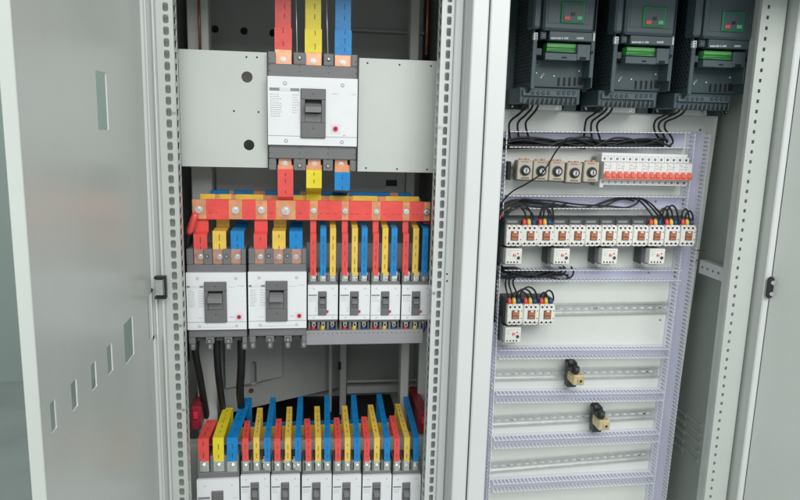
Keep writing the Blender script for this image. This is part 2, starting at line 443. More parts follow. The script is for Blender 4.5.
# swing panel with the oval slot, and the rear door frame behind the lower bay
# inner door leaf standing ajar behind the lower bay, with the slotted panel on it
PL, PR = W(184, 380, 1.88), W(345, 386, 2.13)
dv = Vector((PR.x-PL.x, PR.y-PL.y, 0)); LL = dv.length; dv.normalize(); nv = Vector((dv.y, -dv.x, 0))
lf = lambda u, v, d, off=0: Vector((PL.x, PL.y, 0)) + dv*u + Vector((0, 0, v)) - nv*d + nv*off
def leafbox(b, u0, u1, v0, v1, off, t, m):
    v = [lf(u0, v0, t, off), lf(u1, v0, t, off), lf(u1, v0, 0, off), lf(u0, v0, 0, off)]; v += [p + Vector((0, 0, v1-v0)) for p in v]
    b.add(v, [(0,1,2,3),(4,5,6,7),(0,1,5,4),(1,2,6,5),(2,3,7,6),(3,0,4,7)], m)
b = MBL(); leafbox(b, 0, LL, PR.z, PR.z+.40, 0, .003, inner); leafbox(b, LL-.075, LL-.072, PR.z, PR.z+.40, .004, .004, inner)
b.done('inner_door', cabL)
def leafhit(px, py):
    d = W(px, py, 1.0) - CAM; n_ = nv; t = (Vector((PL.x, PL.y, 0)) - CAM).dot(Vector((n_.x, n_.y, 0)))/d.dot(n_)
    p = CAM + d*t; return (p - Vector((PL.x, PL.y, 0))).dot(dv), p.z
b = MBL()
ua, va = leafhit(223, 384); ub_, vb_ = leafhit(279, 376); uo, vo = leafhit(250.5, 371)
b.cell(ua, ub_, (va+vb_)/2, PR.z+.39, (uo, vo, .0098, .037, .0098), lambda u, v, d: lf(u, v, d, .022), .003, inner, 6)
us_, vs_ = leafhit(250.5, 390); pq = lf(us_, vs_, 0, .004); b.cyl((pq.x, pq.y, pq.z), .007, .004, rodm, axis=nv, n=14)
b.done('swing_panel', cabL)
b = MBL(); b.box((-.27, 1.86, PR.z-.055), (.285, 2.175, PR.z-.052), blackp); b.done('void_shade_sheet', cabL)  # added black sheet standing in for the dark void under the inner door
b = MBL()
Yq = 2.02
b.pbox(340, 300, 346.5, 440, Yq, .02, inner, .002)
b.pbox(329, 300, 332, 440, 2.045, .01, inner, .001)
b.pbox(347, 386, 425, 393, Yq, .02, inner, .002)
b.pbox(347, 379.5, 425, 382, 2.05, .01, inner, .001)
b.pbox(338, 363, 341, 370, Yq-.012, .012, blackp, .001)
b.pbox(418.5, 300, 427, 450, 1.80, .02, plate_m, .001)
b.done('rear_frame', cabL)
b = MBL()
b.pbox(186, 441, 428, 620, 1.665, .0025, plate_m, .001)
a = W(186, 441, 1.665); c = W(428, 441, 1.665)
b.box((a.x, 1.6675, W(300, 441, 1.665).z-.0025), (c.x, 1.70, W(300, 441, 1.665).z-.0001), plate_m)
b.pbox(184.5, 456, 190, 520, 1.60, .03, plate_m, .001)
b.done('breaker_plate', cabL)

# right-hand cabinet
cabR = empty('electrical_cabinet', (.81, 1.75, 0), 'open control cabinet with pale plate of wiring ducts, contactors and drives', 'cabinet', 'two open electrical cabinets side by side')
OR = cabR.location.copy()
def MBR(): return MB(OR)
YP = 1.88
b = MBR(); b.box((.3755, FY, ZB), (.4165, 1.50, ZT), post_paint, .0025); b.box((.3725, FY+.02, ZB), (.3748, 1.45, ZT), blackp); b.done('corner_post', cabR)
b = MBR(); b.box((.3757, 1.5005, ZB), (.379, 2.18, ZT), inner); b.done('side_panel', cabR)
sidem = mat('side_wall_grey', (.48, .53, .49), .42, var=.05, scale=3, bump=.1, bscale=300, grime=.12)
XW = 1.245
b = MBR()
# side wall with pressed louvres
b.box((XW, 1.60, ZB), (XW+.0025, 2.18, ZT), sidem)
def louvre(y0, y1, z):
    n = 6
    prof = [(0, -.011), (-.005, -.007), (-.008, -.001), (-.007, .0015), (0, .003)]
    v = []
    for y in (y0, y1):
        for (dx, dz) in prof: v.append((XW-.0002+dx, y, z+dz))
    b.add(v, [(0,1,6,5),(1,2,7,6),(2,3,8,7),(3,4,9,8),(0,1,2,3,4),(5,6,7,8,9)], paint)
q1 = WX(687, 417, XW); q0 = WX(674, 404, XW); q3 = WX(702, 427, XW); q2 = WX(687, 411.5, XW)
for i in range(5):
    louvre(q1.y, q0.y, (q0.z+q1.z)/2 - i*.030); louvre(q3.y, q2.y, (q2.z+q3.z)/2 - i*.030)
b.done('side_panel', cabR)
b = MBR(); b.box((.379, 2.18, ZB), (XW+.0025, 2.184, ZT), inner); b.done('back_panel', cabR)
b = MBR(); b.box((.3757, FY, ZT), (XW+.04, 2.184, ZT+.03), paint, .004); b.done('roof', cabR)
b = MBR(); b.box((.3757, FY+.002, 0), (XW+.04, 2.184, ZB), paint, .004); b.done('plinth', cabR)
b = MBR()
xh = W(712.5, 480, 1.62).x; xa = W(706.5, 480, 1.62).x; xb = W(735, 480, 1.60).x
perf_strip_x(b, xa, xb-.006, .45, 2.03, 1.62, .0036, .0046, .0255, paint, r=.0012, cx=xh)
b.box((xa, 1.6222, .45), (xa+.002, 1.630, 2.03), paint)
b.box((xh+.012, 1.6222, .45), (xh+.014, 1.70, 2.03), paint)
b.done('slotted_rail', cabR)
b = MBR()
b.box((xb+.001, 1.585, ZB), (xb+.003, 1.65, ZT), paint)
b.box((xb+.006, 1.59, ZB), (xb+.026, 1.66, ZT), post_paint, .003)
b.done('door_jamb', cabR)
b = MBR()
# holed cross strut running front to back along the side wall
ps = W(699, 262, 1.86); zs = CAM.z - .372
n = 7
for i in range(n):
    y0 = 1.665 + i*.0275
    b.cell(y0, y0+.0275, zs-.040, zs, (y0+.01375, zs-.020, .0055, .0035, .001), lambda u, v, d: (1.176+d, u, v), .002, post_paint, 2)
b.box((1.178, 1.665, zs-.0018), (1.20, 1.8615, zs), post_paint)
b.cyl((1.168, 1.648, zs-.02), .009, .005, steel, n=6, smooth=False)
b.done('cross_strut', cabR)
for (z_, dz) in ((CAM.z-.345, 0), (CAM.z-.376, 0)):
    b = MBR(); b.tube([(1.150, 1.862, z_), (1.190, 1.862, z_+.002)], .0022, rodm, 6); b.done('plate_bolt', cabR)
b = MBR(); b.box((.4172, FY+.03, 1.955), (1.27, 1.50, ZT-.001), paint, .003); b.done('shade_header', cabR)  # unseen crosspiece added to shade the drives and upper side wall
# door opened outwards on the right
b = MBR()
hx, hy = xb+.030, 1.595
dx, dy = .50, -.866
L_ = .60
v = []
for (s1, t1) in ((0, 0), (L_, 0), (L_, .02), (0, .02)):
    v.append((hx + dx*s1 + t1*(-dy), hy + dy*s1 + t1*dx))
for z0, z1 in ((ZB+.02, ZT-.02),):
    V = [(x, y, z0) for x, y in v] + [(x, y, z1) for x, y in v]
    b.add(V, [(0,1,2,3),(4,5,6,7),(0,1,5,4),(1,2,6,5),(2,3,7,6),(3,0,4,7)], paint)
rd = b.done('door', cabR)
b = MBR()
p = W(772, 288, 1.57)
b.box((p.x-.007, 1.572, p.z-.030), (p.x+.010, 1.586, p.z+.028), blackp, .005)
b.cyl((p.x+.001, 1.5685, p.z+.014), .0055, .004, steel, n=14); b.cyl((p.x+.001, 1.5685, p.z-.016), .0055, .004, steel, n=14)
b.done('latch', cabR)
# mounting plate
b = MBR()
A = W(478, -60, YP); 
pl = [(.50, CAM.z+.42), (1.206, CAM.z+.42), (W(717, 122, YP).x+.001, W(717, 122, YP).z), (W(666.5, 482, YP).x, W(667, 482, YP).z), (W(648, 620, YP).x, .14), (.50, .14)]
n = len(pl)
b.add([(x, YP, z) for x, z in pl] + [(x, YP+.0025, z) for x, z in pl], [tuple(range(n)), tuple(range(n, 2*n))] + [(i, (i+1)%n, n+(i+1)%n, n+i) for i in range(n)], mplate)
for (x, y) in ((700, 130), (514, 189), (660, 320), (652, 440), (505, 325)):
    p = W(x, y, YP); b.screw((p.x, YP, p.z), .004)
b.done('mounting_plate', cabR)

# ---------------------------------------------------------------- breakers
def text_lines(mb, x0, x1, z1, rows, pitch, Y, seed, m=txt, th=.0009):
    rnd = random.Random(seed)
    for i in range(rows):
        z = z1 - i*pitch; x = x0; end = x1 - rnd.random()*(x1-x0)*.35
        while x < end:
            w = (x1-x0)*(.06 + rnd.random()*.16)
            mb.box((x, Y-.0003, z-th), (min(x+w, x1), Y, z), m); x += w + (x1-x0)*.05
def hex_ring(mb, c, r):
    mb.cyl((c[0], c[1]-.0004, c[2]), r, .0004, txt, n=16); mb.cyl((c[0], c[1]-.0007, c[2]), r*.62, .0004, white, n=14)
def breaker(kind, rect, YF, label, group, cols=None, seed=1):
    """rect: pixel corners of the white-face plane; YF front of the white cover"""
    x0, y0, x1, y1 = rect; xm, ym = (x0+x1)/2, (y0+y1)/2
    L = W(x0, ym, YF).x; R = W(x1, ym, YF).x; Tz = W(xm, y0, YF).z; Bz = W(xm, y1, YF).z
    w = R-L; h = Tz-Bz
    O = Vector(((L+R)/2, YF + {'big': .10, 'med': .095, 'small': .07}[kind], Bz))
    t = empty('circuit_breaker', O, label, 'circuit breaker', group)
    X = lambda u: L + u*w
    Z = lambda v: Tz - v*h
    N = lambda: MB(O)
    P = {'big': dict(wt=.205, wb=.78, et=.30, eb=.715, el=.365, er=.642, nt=.10, nb=.90, nw=.19),
         'med': dict(wt=.235, wb=.835, et=.33, eb=.755, el=.30, er=.67, nt=.16, nb=.93, nw=.165),
         'small': dict(wt=.20, wb=.80, et=.31, eb=.72, el=.345, er=.62, nt=.15, nb=.86, nw=.21)}[kind]
    D = O.y - YF
    us = (.185, .52, .83) if kind == 'big' else (.2, .52, .83)
    bd = N()
    GY = YF + .008
    bd.box((X(.003), GY, Z(P['nb'])), (X(.997), YF+D, Z(P['nt'])), mgrey, .002)
    # barriers above and below the notches
    def barriers(va, vb):
        ed = [0.0]
        for u in us: ed += [u-P['nw']/2, u+P['nw']/2]
        ed.append(1.0)
        for i in range(0, len(ed), 2):
            bd.box((X(ed[i])+.0006, GY+.001, Z(vb)), (X(ed[i+1])-.0006, YF+D, Z(va)), mgrey, .0015)
        bd.box((X(.01), GY+.032, Z(vb)+.0005), (X(.99), YF+D, Z(va)-.0005), cdk)
    barriers(0, P['nt']); barriers(P['nb'], 1)
    # small screws and holes on the grey shoulders
    for u in (.02, .352, .675, .98):
        for v in ((P['nt']*.45,) if kind != 'small' else ()):
            if .1 < u < .9: bd.cyl((X(u), GY-.001, Z(v)), .0042, .002, dkgap, n=14); bd.screw((X(u), GY-.001, Z(v)), .0034)
            if kind == 'big':
                for dv in (.06, .11, .16): bd.cyl((X(max(.016, min(.984, u))), GY-.0004, Z(dv)), .0012, .0006, dkgap, n=8)
        v = 1-(1-P['nb'])*.45
        if kind != 'small':
            if .1 < u < .9: bd.cyl((X(u), GY-.001, Z(v)), .0046, .002, dkgap, n=14); bd.screw((X(u), GY-.0015, Z(v)), .0040)
            for dv in (.80, .85, .9) if kind == 'big' else (): bd.cyl((X(max(.016, min(.984, u))), GY-.0004, Z(dv)), .0012, .0006, dkgap, n=8)
    if kind == 'med':
        # lower tongues between the poles
        for u in (.06, .36, .67, .95):
            bd.box((X(u-.045), GY+.002, Z(1.075)), (X(u+.045), GY+.02, Z(.995)), mgrey, .003)
            bd.screw((X(u), GY+.002, Z(1.03)), .0035)
    bd.done('body', t)
    # white cover
    cv = N()
    wt, wb = Z(P['wt']), Z(P['wb'])
    e0, e1, et, eb = X(P['el']), X(P['er']), Z(P['et']), Z(P['eb'])
    cvb = .0018
    cv.cell(X(0), X(1), wb, wt, ((e0+e1)/2, (et+eb)/2, (e1-e0)/2+.0004, (et-eb)/2+.0004, .001), lambda u, v, d: (u, YF+d, v), GY-.0002-YF, white, 2)
    gz = wb + (wt-wb)*.135
    for (p0, p1) in ((X(.004), e0), (e1, X(.996))):
        cv.box((p0, YF-.0003, gz-.0005), (p1, YF+.0001, gz+.0005), txt)
    r = .0042 if kind == 'big' else .0032 if kind == 'med' else .0018
    for (u, zz) in ((.19, wt-(wt-wb)*.10), (.83, wt-(wt-wb)*.10), (.2, wb+(wt-wb)*.06), (.83, wb+(wt-wb)*.06)):
        hex_ring(cv, (X(u), YF, zz), r)
    cv.done('cover', t)
    lb = N()
    if kind == 'big':
        lb.box((X(.02), YF-.0004, Z(.325)), (X(.35), YF, Z(.30)), txt); lb.box((X(.13), YF-.0006, Z(.325)), (X(.25), YF-.0003, Z(.297)), labw)
        text_lines(lb, X(.03), X(.16), Z(.355), 11, .0048, YF, seed); text_lines(lb, X(.27), X(.345), Z(.355), 8, .0056, YF, seed+3)
        text_lines(lb, X(.93), X(.99), Z(.335), 1, .004, YF, seed+5); text_lines(lb, X(.72), X(.78), Z(.335), 1, .004, YF, seed+6)
        text_lines(lb, X(.84), X(.88), Z(.685), 1, .004, YF, seed+7, th=.0015)
    elif kind == 'med':
        lb.box((X(.01), YF-.0004, Z(.392)), (X(.285), YF, Z(.37)), txt); lb.box((X(.06), YF-.0006, Z(.395)), (X(.22), YF-.0003, Z(.37)), labw)
        text_lines(lb, X(.03), X(.14), Z(.42), 9, .0048, YF, seed); text_lines(lb, X(.2), X(.285), Z(.42), 7, .0062, YF, seed+3)
        text_lines(lb, X(.86), X(.98), Z(.372), 1, .004, YF, seed+5); text_lines(lb, X(.70), X(.84), Z(.385), 1, .004, YF, seed+6, th=.0005)
        text_lines(lb, X(.72), X(.79), Z(.70), 1, .004, YF, seed+7, th=.0014); text_lines(lb, X(.18), X(.29), Z(.71), 1, .004, YF, seed+8, th=.0006)
        lb.box((X(.20), YF-.0003, Z(.915) if 0 else wb+.006), (X(.8), YF, wb+.0064), txt)
    else:
        lb.box((X(.02), YF-.0003, Z(.385)), (X(.30), YF, Z(.362)), txt)
        text_lines(lb, X(.04), X(.28), Z(.41), 3, .0042, YF, seed, th=.0007); text_lines(lb, X(.24), X(.30), Z(.58), 4, .0034, YF, seed+1, th=.0006)
        text_lines(lb, X(.84), X(.97), Z(.38), 1, .004, YF, seed+5, th=.0006)
    lb.done('rating_label', t)
    es = N()
    pe = .006 if kind != 'small' else .004
    # frame of the handle window as four bars around a sunk slot
    sl, sr = e0+(e1-e0)*.16, e1-(e1-e0)*.16; stp, sb = et-(et-eb)*.22, eb+(et-eb)*.32
    es.box((e0, YF-pe, stp), (e1, GY, et), mgrey2, .0015); es.box((e0, YF-pe, eb), (e1, GY, sb), mgrey2, .0015)
    es.box((e0, YF-pe, sb), (sl, GY, stp), mgrey2); es.box((sr, YF-pe, sb), (e1, GY, stp), mgrey2)
    es.box((sl, GY-.002, sb), (sr, GY, stp), dkgap)
    es.box((sl, YF-pe+.003, sb), (sr, GY-.002, sb+(stp-sb)*.40), mgrey, .001)
    if kind != 'small':
        c_ = ((e0+e1)/2, YF-pe, et-(et-eb)*.10); es.cyl((c_[0], c_[1]-.0003, c_[2]), .0014, .0004, dkgap, n=10)
        c_ = ((e0+e1)/2, YF-pe, eb+(et-eb)*.20); es.cyl((c_[0], c_[1]-.0003, c_[2]), .0014, .0004, dkgap, n=10)
        wv = (e1-e0)*.12
        es.box((c_[0]-wv, c_[1]-.0003, c_[2]-.009), (c_[0]+wv, c_[1], c_[2]-.0085), txt); es.box((c_[0]-wv, c_[1]-.0003, c_[2]-.0055), (c_[0]+wv, c_[1], c_[2]-.005), txt)
    es.done('handle_frame', t)
    tg = N()
    hz = stp-(stp-sb)*.16; hl = (stp-sb)*.40; tp = {'big': .022, 'med': .020, 'small': .013}[kind]
    m1 = sl+(sr-sl)*.03; m2 = sr-(sr-sl)*.03
    tg.add([(m1, GY-.002, hz), (m2, GY-.002, hz), (m2, GY-.002, hz-hl*.9), (m1, GY-.002, hz-hl*.9),
            (m1, YF-tp, hz-hl*.40), (m2, YF-tp, hz-hl*.40), (m2, YF-tp+.002, hz-hl), (m1, YF-tp+.002, hz-hl)],
           [(0,1,5,4),(4,5,6,7),(7,6,2,3),(0,4,7,3),(1,2,6,5)], mlev)
    tg.done('toggle', t)
    bt = N()
    ub, vb = {'big': (.755, .632), 'med': (.875, .70), 'small': (.66, .655)}[kind]
    rb = {'big': .0058, 'med': .0050, 'small': .0026}[kind]
    if kind == 'small':
        bt.box((X(ub)-.0022, YF-.0035, Z(vb)-.003), (X(ub)+.0022, YF, Z(vb)+.003), redb, .0006)
    else:
        bt.box((X(ub)-rb*1.9, YF-.0006, Z(vb)-rb*1.9), (X(ub)+rb*1.9, YF, Z(vb)+rb*1.9), labw); bt.cyl((X(ub), YF-.003, Z(vb)), rb, .003, redb, n=18)
        bt.cyl((X(ub), YF-.0034, Z(vb)), rb*.4, .0005, dkgap, n=10)
    bt.done('test_button', t)
    for i, u in enumerate(us):
        tm = N(); hw = w*P['nw']*.40
        tm.box((X(u)-hw, GY+.016, Z(P['nt']-.005)), (X(u)+hw, GY+.020, Z(-.01)), copper if kind != 'small' else steel, .0008)
        if kind == 'med':
            tm.box((X(u)-hw, GY+.010, Z(P['nt']+.01)), (X(u)+hw, GY+.0135, Z(P['nt']-.05)), copper, .0008)
        if kind == 'small':
            # clamp of shiny lug with hex bolt over a pale foot
            tm.box((X(u)-hw*.95, GY+.006, Z(P['nt']+.008)), (X(u)+hw*.95, GY+.0155, Z(P['nt']-.075)), labw, .001)
            tm.bolt((X(u), GY+.012, Z(P['nt']*.25)), .0052, steel)
            tm.box((X(u)-hw*.8, GY+.0, Z(P['nt']*.85)), (X(u)+hw*.8, GY+.0055, Z(P['nt']*.60)), steel, .0008)
        tm.done('terminal', t)
        tm = N()
        if cols:
            m = cols[i]
            tm.box((X(u)-hw*.9, GY+.010, Z(.955)), (X(u)+hw*.9, GY+.013, Z(P['nb'])), steel, .0008)
            tm.cyl((X(u), GY+.0045, Z(.915)), .0048, .006, steel, n=16)
            tm.cyl((X(u), GY+.0035, Z(.915)), .0028, .001, dkgap, n=6, smooth=False)
            tm.tube(cat_rom([(X(u), GY+.012, Z(.94)), (X(u)-.002, GY+.008, Z(1.0)), (X(u)-.004, GY+.030, Z(1.06)), (X(u)-.004, GY+.065, Z(1.04))], 4), .0058, m, 10)
        else:
            tm.box((X(u)-hw, GY+.014, Z(.985)), (X(u)+hw, GY+.018, Z(P['nb'])), {'big': copper, 'med': cdk, 'small': steel}[kind], .0008)
            if kind == 'big': tm.bolt((X(u), GY+.014, Z(P['nb']+.045)), .0045, steel)
        tm.done('terminal', t)
    return t, X, Z, GY

main = breaker('big', (267.8, 52.5, 357.2, 171), 1.59, 'large white and grey breaker between the two pale cover plates at the top', 'moulded breakers in the left cabinet', seed=2)
med = []
for i, rc in enumerate(((186.5, 250, 246.2, 345), (248.2, 249.5, 306.5, 343.5))):
    med.append(breaker('med', rc, 1.57, ['medium breaker on the left below the red busbar, beside the slotted rail', 'medium breaker to the right of its twin, next to the four small breakers'][i], 'moulded breakers in the left cabinet', seed=20+i))
small = []
dr = mat('lug_red', (.45, .03, .04), .4, var=.15, scale=60); dyl = mat('lug_yellow', (.55, .38, .06), .4, var=.15, scale=60); dbl = mat('lug_blue', (.02, .06, .22), .4, var=.15, scale=60)
for i, (a, c) in enumerate(((307.9, 337.8), (339.6, 370), (370.8, 400.2), (401.6, 431))):
    small.append(breaker('small', (a, 273.5, c, 331), 1.585, ['first', 'second', 'third', 'last'][i] + ' small breaker from the left in the row of four on the grey shelf', 'small breakers on the shelf', cols=(dr, dyl, dbl), seed=40+i))
low = []
rects = [(197.5, 458, 239.5, 562)] + [(a, 462.5, c, 526) for a, c in ((240.8, 270), (271.2, 300), (302, 331.5), (332.6, 361), (362.4, 391.2), (392.4, 420.5))]
for i, rc in enumerate(rects):
    k = 'small'
    lab = ('wide breaker at the left end of the bottom row under larger coloured bars' if i == 0 else ORD[i-1] + ' narrow breaker after the wide one in the bottom row') if i < 6 else 'narrow breaker at the right end of the bottom row'
    low.append(breaker(k, rc, 1.575 if i else 1.57, lab, 'breakers in the bottom row', seed=60+i))

# ---------------------------------------------------------------- busbars and coloured bars
def prints(mb, p0, p1, Y, m=ink, n=3, wdt=.0016, seed=0):
    """a broken line of print down the front of a bar"""
    rnd = random.Random(seed); p0, p1 = Vector(p0), Vector(p1); L = (p1-p0).length; s_ = .15*L
    while s_ < L*.9:
        l_ = rnd.uniform(.006, .014)
        for q in range(3):
            a = p0.lerp(p1, min(1, s_/L)); bq = p0.lerp(p1, min(1, (s_+l_*.26)/L))
            mb.add([(a.x-wdt/2, a.y-.0006, a.z), (a.x+wdt/2, a.y-.0006, a.z), (bq.x+wdt/2, bq.y-.0006, bq.z), (bq.x-wdt/2, bq.y-.0006, bq.z)], [(0,1,2,3)], m)
            s_ += l_*.36
        s_ += rnd.uniform(.006, .02)
YR, YY, YBb = 1.605, 1.665, 1.725      # red, yellow, blue busbar planes
CN = {'red': red, 'yellow': yel, 'blue': blu}
def busbar(colname, pxs, y0, y1, Y, pads, label, dz=0, xw=None):
    xm = (pxs[0]+pxs[1])/2
    L = W(pxs[0], 210, YR).x; R = W(pxs[1], 211, YR).x
    T_ = W(xm, y0, YR).z+dz; B_ = W(xm, y1, YR).z+dz
    O = Vector((L, Y, B_)); b = MB(O); edges = [L]
    for (a, c) in pads: edges += [W(a, 210, YR).x, W(c, 210, YR).x]
    edges.append(R)
    b.box((L, Y+.0008, B_+.0008), (R, Y+.0075, T_-.0008), tan, .001)
    for i in range(0, len(edges), 2):
        if edges[i+1]-edges[i] > .004: b.box((edges[i], Y, B_), (edges[i+1], Y+.0085, T_), CN[colname], .0012)
    rnd = random.Random(len(pads))
    for i in range(0, len(edges), 2):
        if edges[i+1]-edges[i] > .02 and Y == YR:
            x = edges[i]+.006
            while x < edges[i+1]-.012:
                l_ = rnd.uniform(.004, .01); b.box((x, Y-.0003, (T_+B_)/2-.008), (x+l_, Y, (T_+B_)/2-.0068), mat('print_dark_red', (.35, .02, .02), .5, var=0)); x += l_+rnd.uniform(.003, .02)
    o = b.done('busbar'); tag(o, label, 'busbar', 'upper busbars'); return L, R, T_, B_, O, o
rpads = [(192, 206), (229, 242), (256, 267), (276, 295.5), (310, 317.5), (342, 348.5), (372, 380.5), (403, 409.5), (424, 429.5)]
L, R, T_, B_, O, redbar = busbar('red', (192, 430.5), 200.5, 220.5, YR, rpads, 'long red busbar with nine bolts across the middle of the left cabinet')
for (a, c), r_ in zip(rpads, (.0064, .006, .006, .0072, .0046, .0046, .0046, .0046, .006)):
    b = MB(O); x = W((a+c)/2, 210, YR).x
    b.bolt((x, YR-.0002, (T_+B_)/2 + random.uniform(-.001, .001)), r_, bolt_m, n=6); b.done('bolt', redbar)
ypads = [(212, 216), (229, 233), (262, 280), (322, 330), (350, 354), (380, 388)]
busbar('yellow', (196, 423), 200.5, 220.5, YY, ypads, 'yellow busbar just behind the long red one', .006)
busbar('blue', (204, 418), 200.5, 220.5, YBb, [(224, 228), (250, 262), (300, 318), (340, 352), (396, 404)], 'blue busbar behind the yellow and red ones', .010)
# busbar holders at both ends
for i, x in enumerate((203, 424)):
    p = W(x, 214, 1.66); b = MB(p)
    b.box((p.x-.008, 1.616, p.z-.02), (p.x+.008, 1.80, p.z+.012), blackp if 0 else maroon, .002)
    b.box((p.x-.003, 1.80, p.z-.012), (p.x+.003, 1.858, p.z+.006), blackp, .001)
    tag(b.done('busbar_support'), ['dark red insulator carrying the left end of the upper busbars', 'dark red insulator carrying the right end of the upper busbars'][i], 'insulator', 'busbar supports')

def bar(pts, w, mats, label, group, t=.005, printseg=None, seed=0, boltat=None, br=.006, name='coloured_bar'):
    O = Vector(pts[0]); b = MB(O); b.ribbon(pts, w, t, mats)
    for sg in (printseg or []):
        p0, p1 = Vector(pts[sg]), Vector(pts[sg+1]); d = (p1-p0).normalized(); nn = d.cross(Vector((1, 0, 0))).normalized()
        if nn.y > 0: nn = -nn
        off = nn*(t/2+.0004) + Vector((0, .0006, 0))
        prints(b, p0+off, p1+off, 0, seed=seed+sg, wdt=.0016 if w < .025 else .0020)
    o = b.done(name); tag(o, label, 'busbar', group)
    if boltat is not None:
        b = MB(O); b.bolt(boltat, br, steel); b.done('bolt', o)
    return o
# top feed bars into the main breaker
mGY = main[3]
for i, (xp, cn, m, y0) in enumerate(((283.3, 'red', red, 50), (313.3, 'yellow', lem, 53), (343, 'blue', blu, 55))):
    Yb = mGY + .013
    x = W(xp, 54, Yb).x; z_end = W(xp, 64 + i*1.8, Yb).z; z1 = W(xp, y0-.5+i*.4, Yb).z; z2 = W(xp, 28+i*1.2, Yb).z; zt = W(xp, -40, Yb).z
    O = Vector((x, Yb, z_end)); b = MB(O)
    b.ribbon([(x, Yb, z_end), (x, Yb, z1+.004)], .037, .004, [copper])
    b.ribbon([(x, Yb, z1), (x, Yb, z2)], .0385, .0062, [m])
    b.ribbon([(x-.0005, Yb+.0065, z2-.004), (x-.0005, Yb+.0065, zt)], .0355, .0055, [m])
    prints(b, (x+(.004 if i else 0), Yb-.0032, z1), (x+(.004 if i else 0), Yb-.0032, z2), 0, seed=i+5)
    prints(b, (x+.003, Yb+.0035, z2), (x+.003, Yb+.0035, zt), 0, seed=i+9)
    o = b.done('coloured_bar'); tag(o, cn + ' bar rising from the top of the large breaker', 'busbar', 'feed bars above the large breaker')
    b = MB(O); zb2 = W(xp, 59.5 + i*1.6, Yb).z; b.bolt((x, Yb-.002, zb2), .0042, steel); b.done('bolt', o)
# two thin rods between the feed bars
for i, (xa, xb2) in enumerate(((295.7, 297.2), (326, 328))):
    a = W(xa, -20, 1.63); c = W(xb2, 57, 1.60); b = MB(c)
    b.tube([a, c], .0012, galv, 6); tag(b.done('threaded_rod'), ['thin steel rod between the red and yellow feed bars', 'thin steel rod between the yellow and blue feed bars'][i], 'rod', 'rods above the large breaker')
# lower bars out of the main breaker
Zof = lambda xp, yp, Y: W(xp, yp, Y).z
Yo = mGY+.010
for i, (xp, cn, m) in enumerate(((285.5, 'red', red), (314, 'yellow', lem), (342.3, 'blue', blu))):
    x = W(xp, 175, Yo).x; zt = Zof(xp, 165, Yo)
    if cn == 'red': pts = [(x, Yo, zt), (x, Yo, Zof(xp, 169, Yo)), (x, Yo, Zof(xp, 196, Yo)), (x, YR+.0125, Zof(xp, 200, Yo)), (x, YR+.0125, B_+.004)]; mt = [tan, red, red, red]
    elif cn == 'yellow': pts = [(x, Yo, zt), (x, Yo, Zof(xp, 170, Yo)), (x, Yo, Zof(xp, 187, Yo)), (x, YY-.005, Zof(xp, 193, YY)), (x, YY-.005, B_+.01)]; mt = [tan, m, m, m]
    else: pts = [(x, Yo, zt), (x, Yo, Zof(xp, 172, Yo)), (x, Yo, Zof(xp, 189, Yo)), (x, YBb-.005, Zof(xp, 192, YBb)-.004), (x, YBb-.005, B_+.01)]; mt = [tan, m, m, m]
    bar(pts, .036, mt, cn + ' bar dropping from the large breaker to the busbars', 'bars under the large breaker', t=.006, printseg=[1], seed=i+30)
# droppers to the two medium breakers
def dropper(xp, cn, ytop, Yterm, zterm, w, ymid, label, group, seed, m=None, bz=None):
    Yb = {'red': YR+.0115, 'yellow': YY-.004, 'blue': YBb-.004}[cn]; m = m or CN[cn]
    x = W(xp, 240, Yterm).x; zc = Zof(xp, 249, Yterm) if w > .02 else Zof(xp, 275.5, Yterm); ec = mat('dull_copper', (.58, .32, .25), .4, metal=.5, var=.2, scale=60) if w > .02 else steel
    if cn == 'red':
        pts = [(x, Yb, T_-.006), (x, Yb, Zof(xp, ymid, Yb)), (x, Yterm, Zof(xp, ymid+3, Yterm)), (x, Yterm, zc), (x, Yterm, zterm)]
        mt = [m, m, m, ec]
    else:
        zb_ = Zof(xp, ymid, Yterm); hh_ = .001 if w > .02 else .012
        pts = [(x, Yb, T_-.004), (x, Yb, zb_+hh_), (x, Yterm, zb_), (x, Yterm, zc), (x, Yterm, zterm)]
        mt = [m, m, m, ec]
    return bar(pts, w, mt, label, group, t=.0045, printseg=[2], seed=seed, boltat=(x, Yterm-.0023, Zof(xp, bz, Yterm)) if bz else None, br=.0042)
for k, (t, X, Z, GY) in enumerate(med):
    for u, cn in zip((.2, .52, .83), ('red', 'yellow', 'blue')):
        xpx = {0: {'red': 200.5, 'yellow': 219.5, 'blue': 237.5}, 1: {'red': 260.5, 'yellow': 279, 'blue': 296}}[k][cn]
        Yt = GY+.011
        o = dropper(xpx, cn, 0, Yt, Zof(xpx, 263.5, Yt), .0305, 232, cn + ' bar feeding the ' + ['left', 'right'][k] + ' medium breaker from the upper busbars', 'bars above the medium breakers', 50+k*3, )
        x = W(xpx, 240, Yt).x; b = MB(o.location); b.bolt((x, Yt-.0023, Zof(xpx, 256.5, Yt)), .0045, steel); b.done('bolt', o)
        b = MB(o.location); b.box((x-.014, Yt-.004, Zof(xpx, 272, Yt)), (x+.014, Yt-.001, Zof(xpx, 269, Yt)), tan, .0006); b.done('copper_end', o)
sm_px = [(313.3, 323.3, 333), (345, 354.8, 364.5), (376, 385.2, 394.2), (406, 415.8, 425.2)]
for k in range(4):
    GY = small[k][3]; cols = ('red', 'blue', 'yellow') if k == 0 else ('red', 'yellow', 'blue')
    for xp, cn in zip(sm_px[k], cols):
        Yt = GY+.006
        dropper(xp, cn, 0, Yt, Zof(xp, 281, Yt), .0142, 229 if cn != 'red' else 232, cn + ' strip feeding the ' + ['first', 'second', 'third', 'last'][k] + ' small breaker of the shelf from above', 'strips above the small breakers', 80+k*7+len(cn), bz=279)
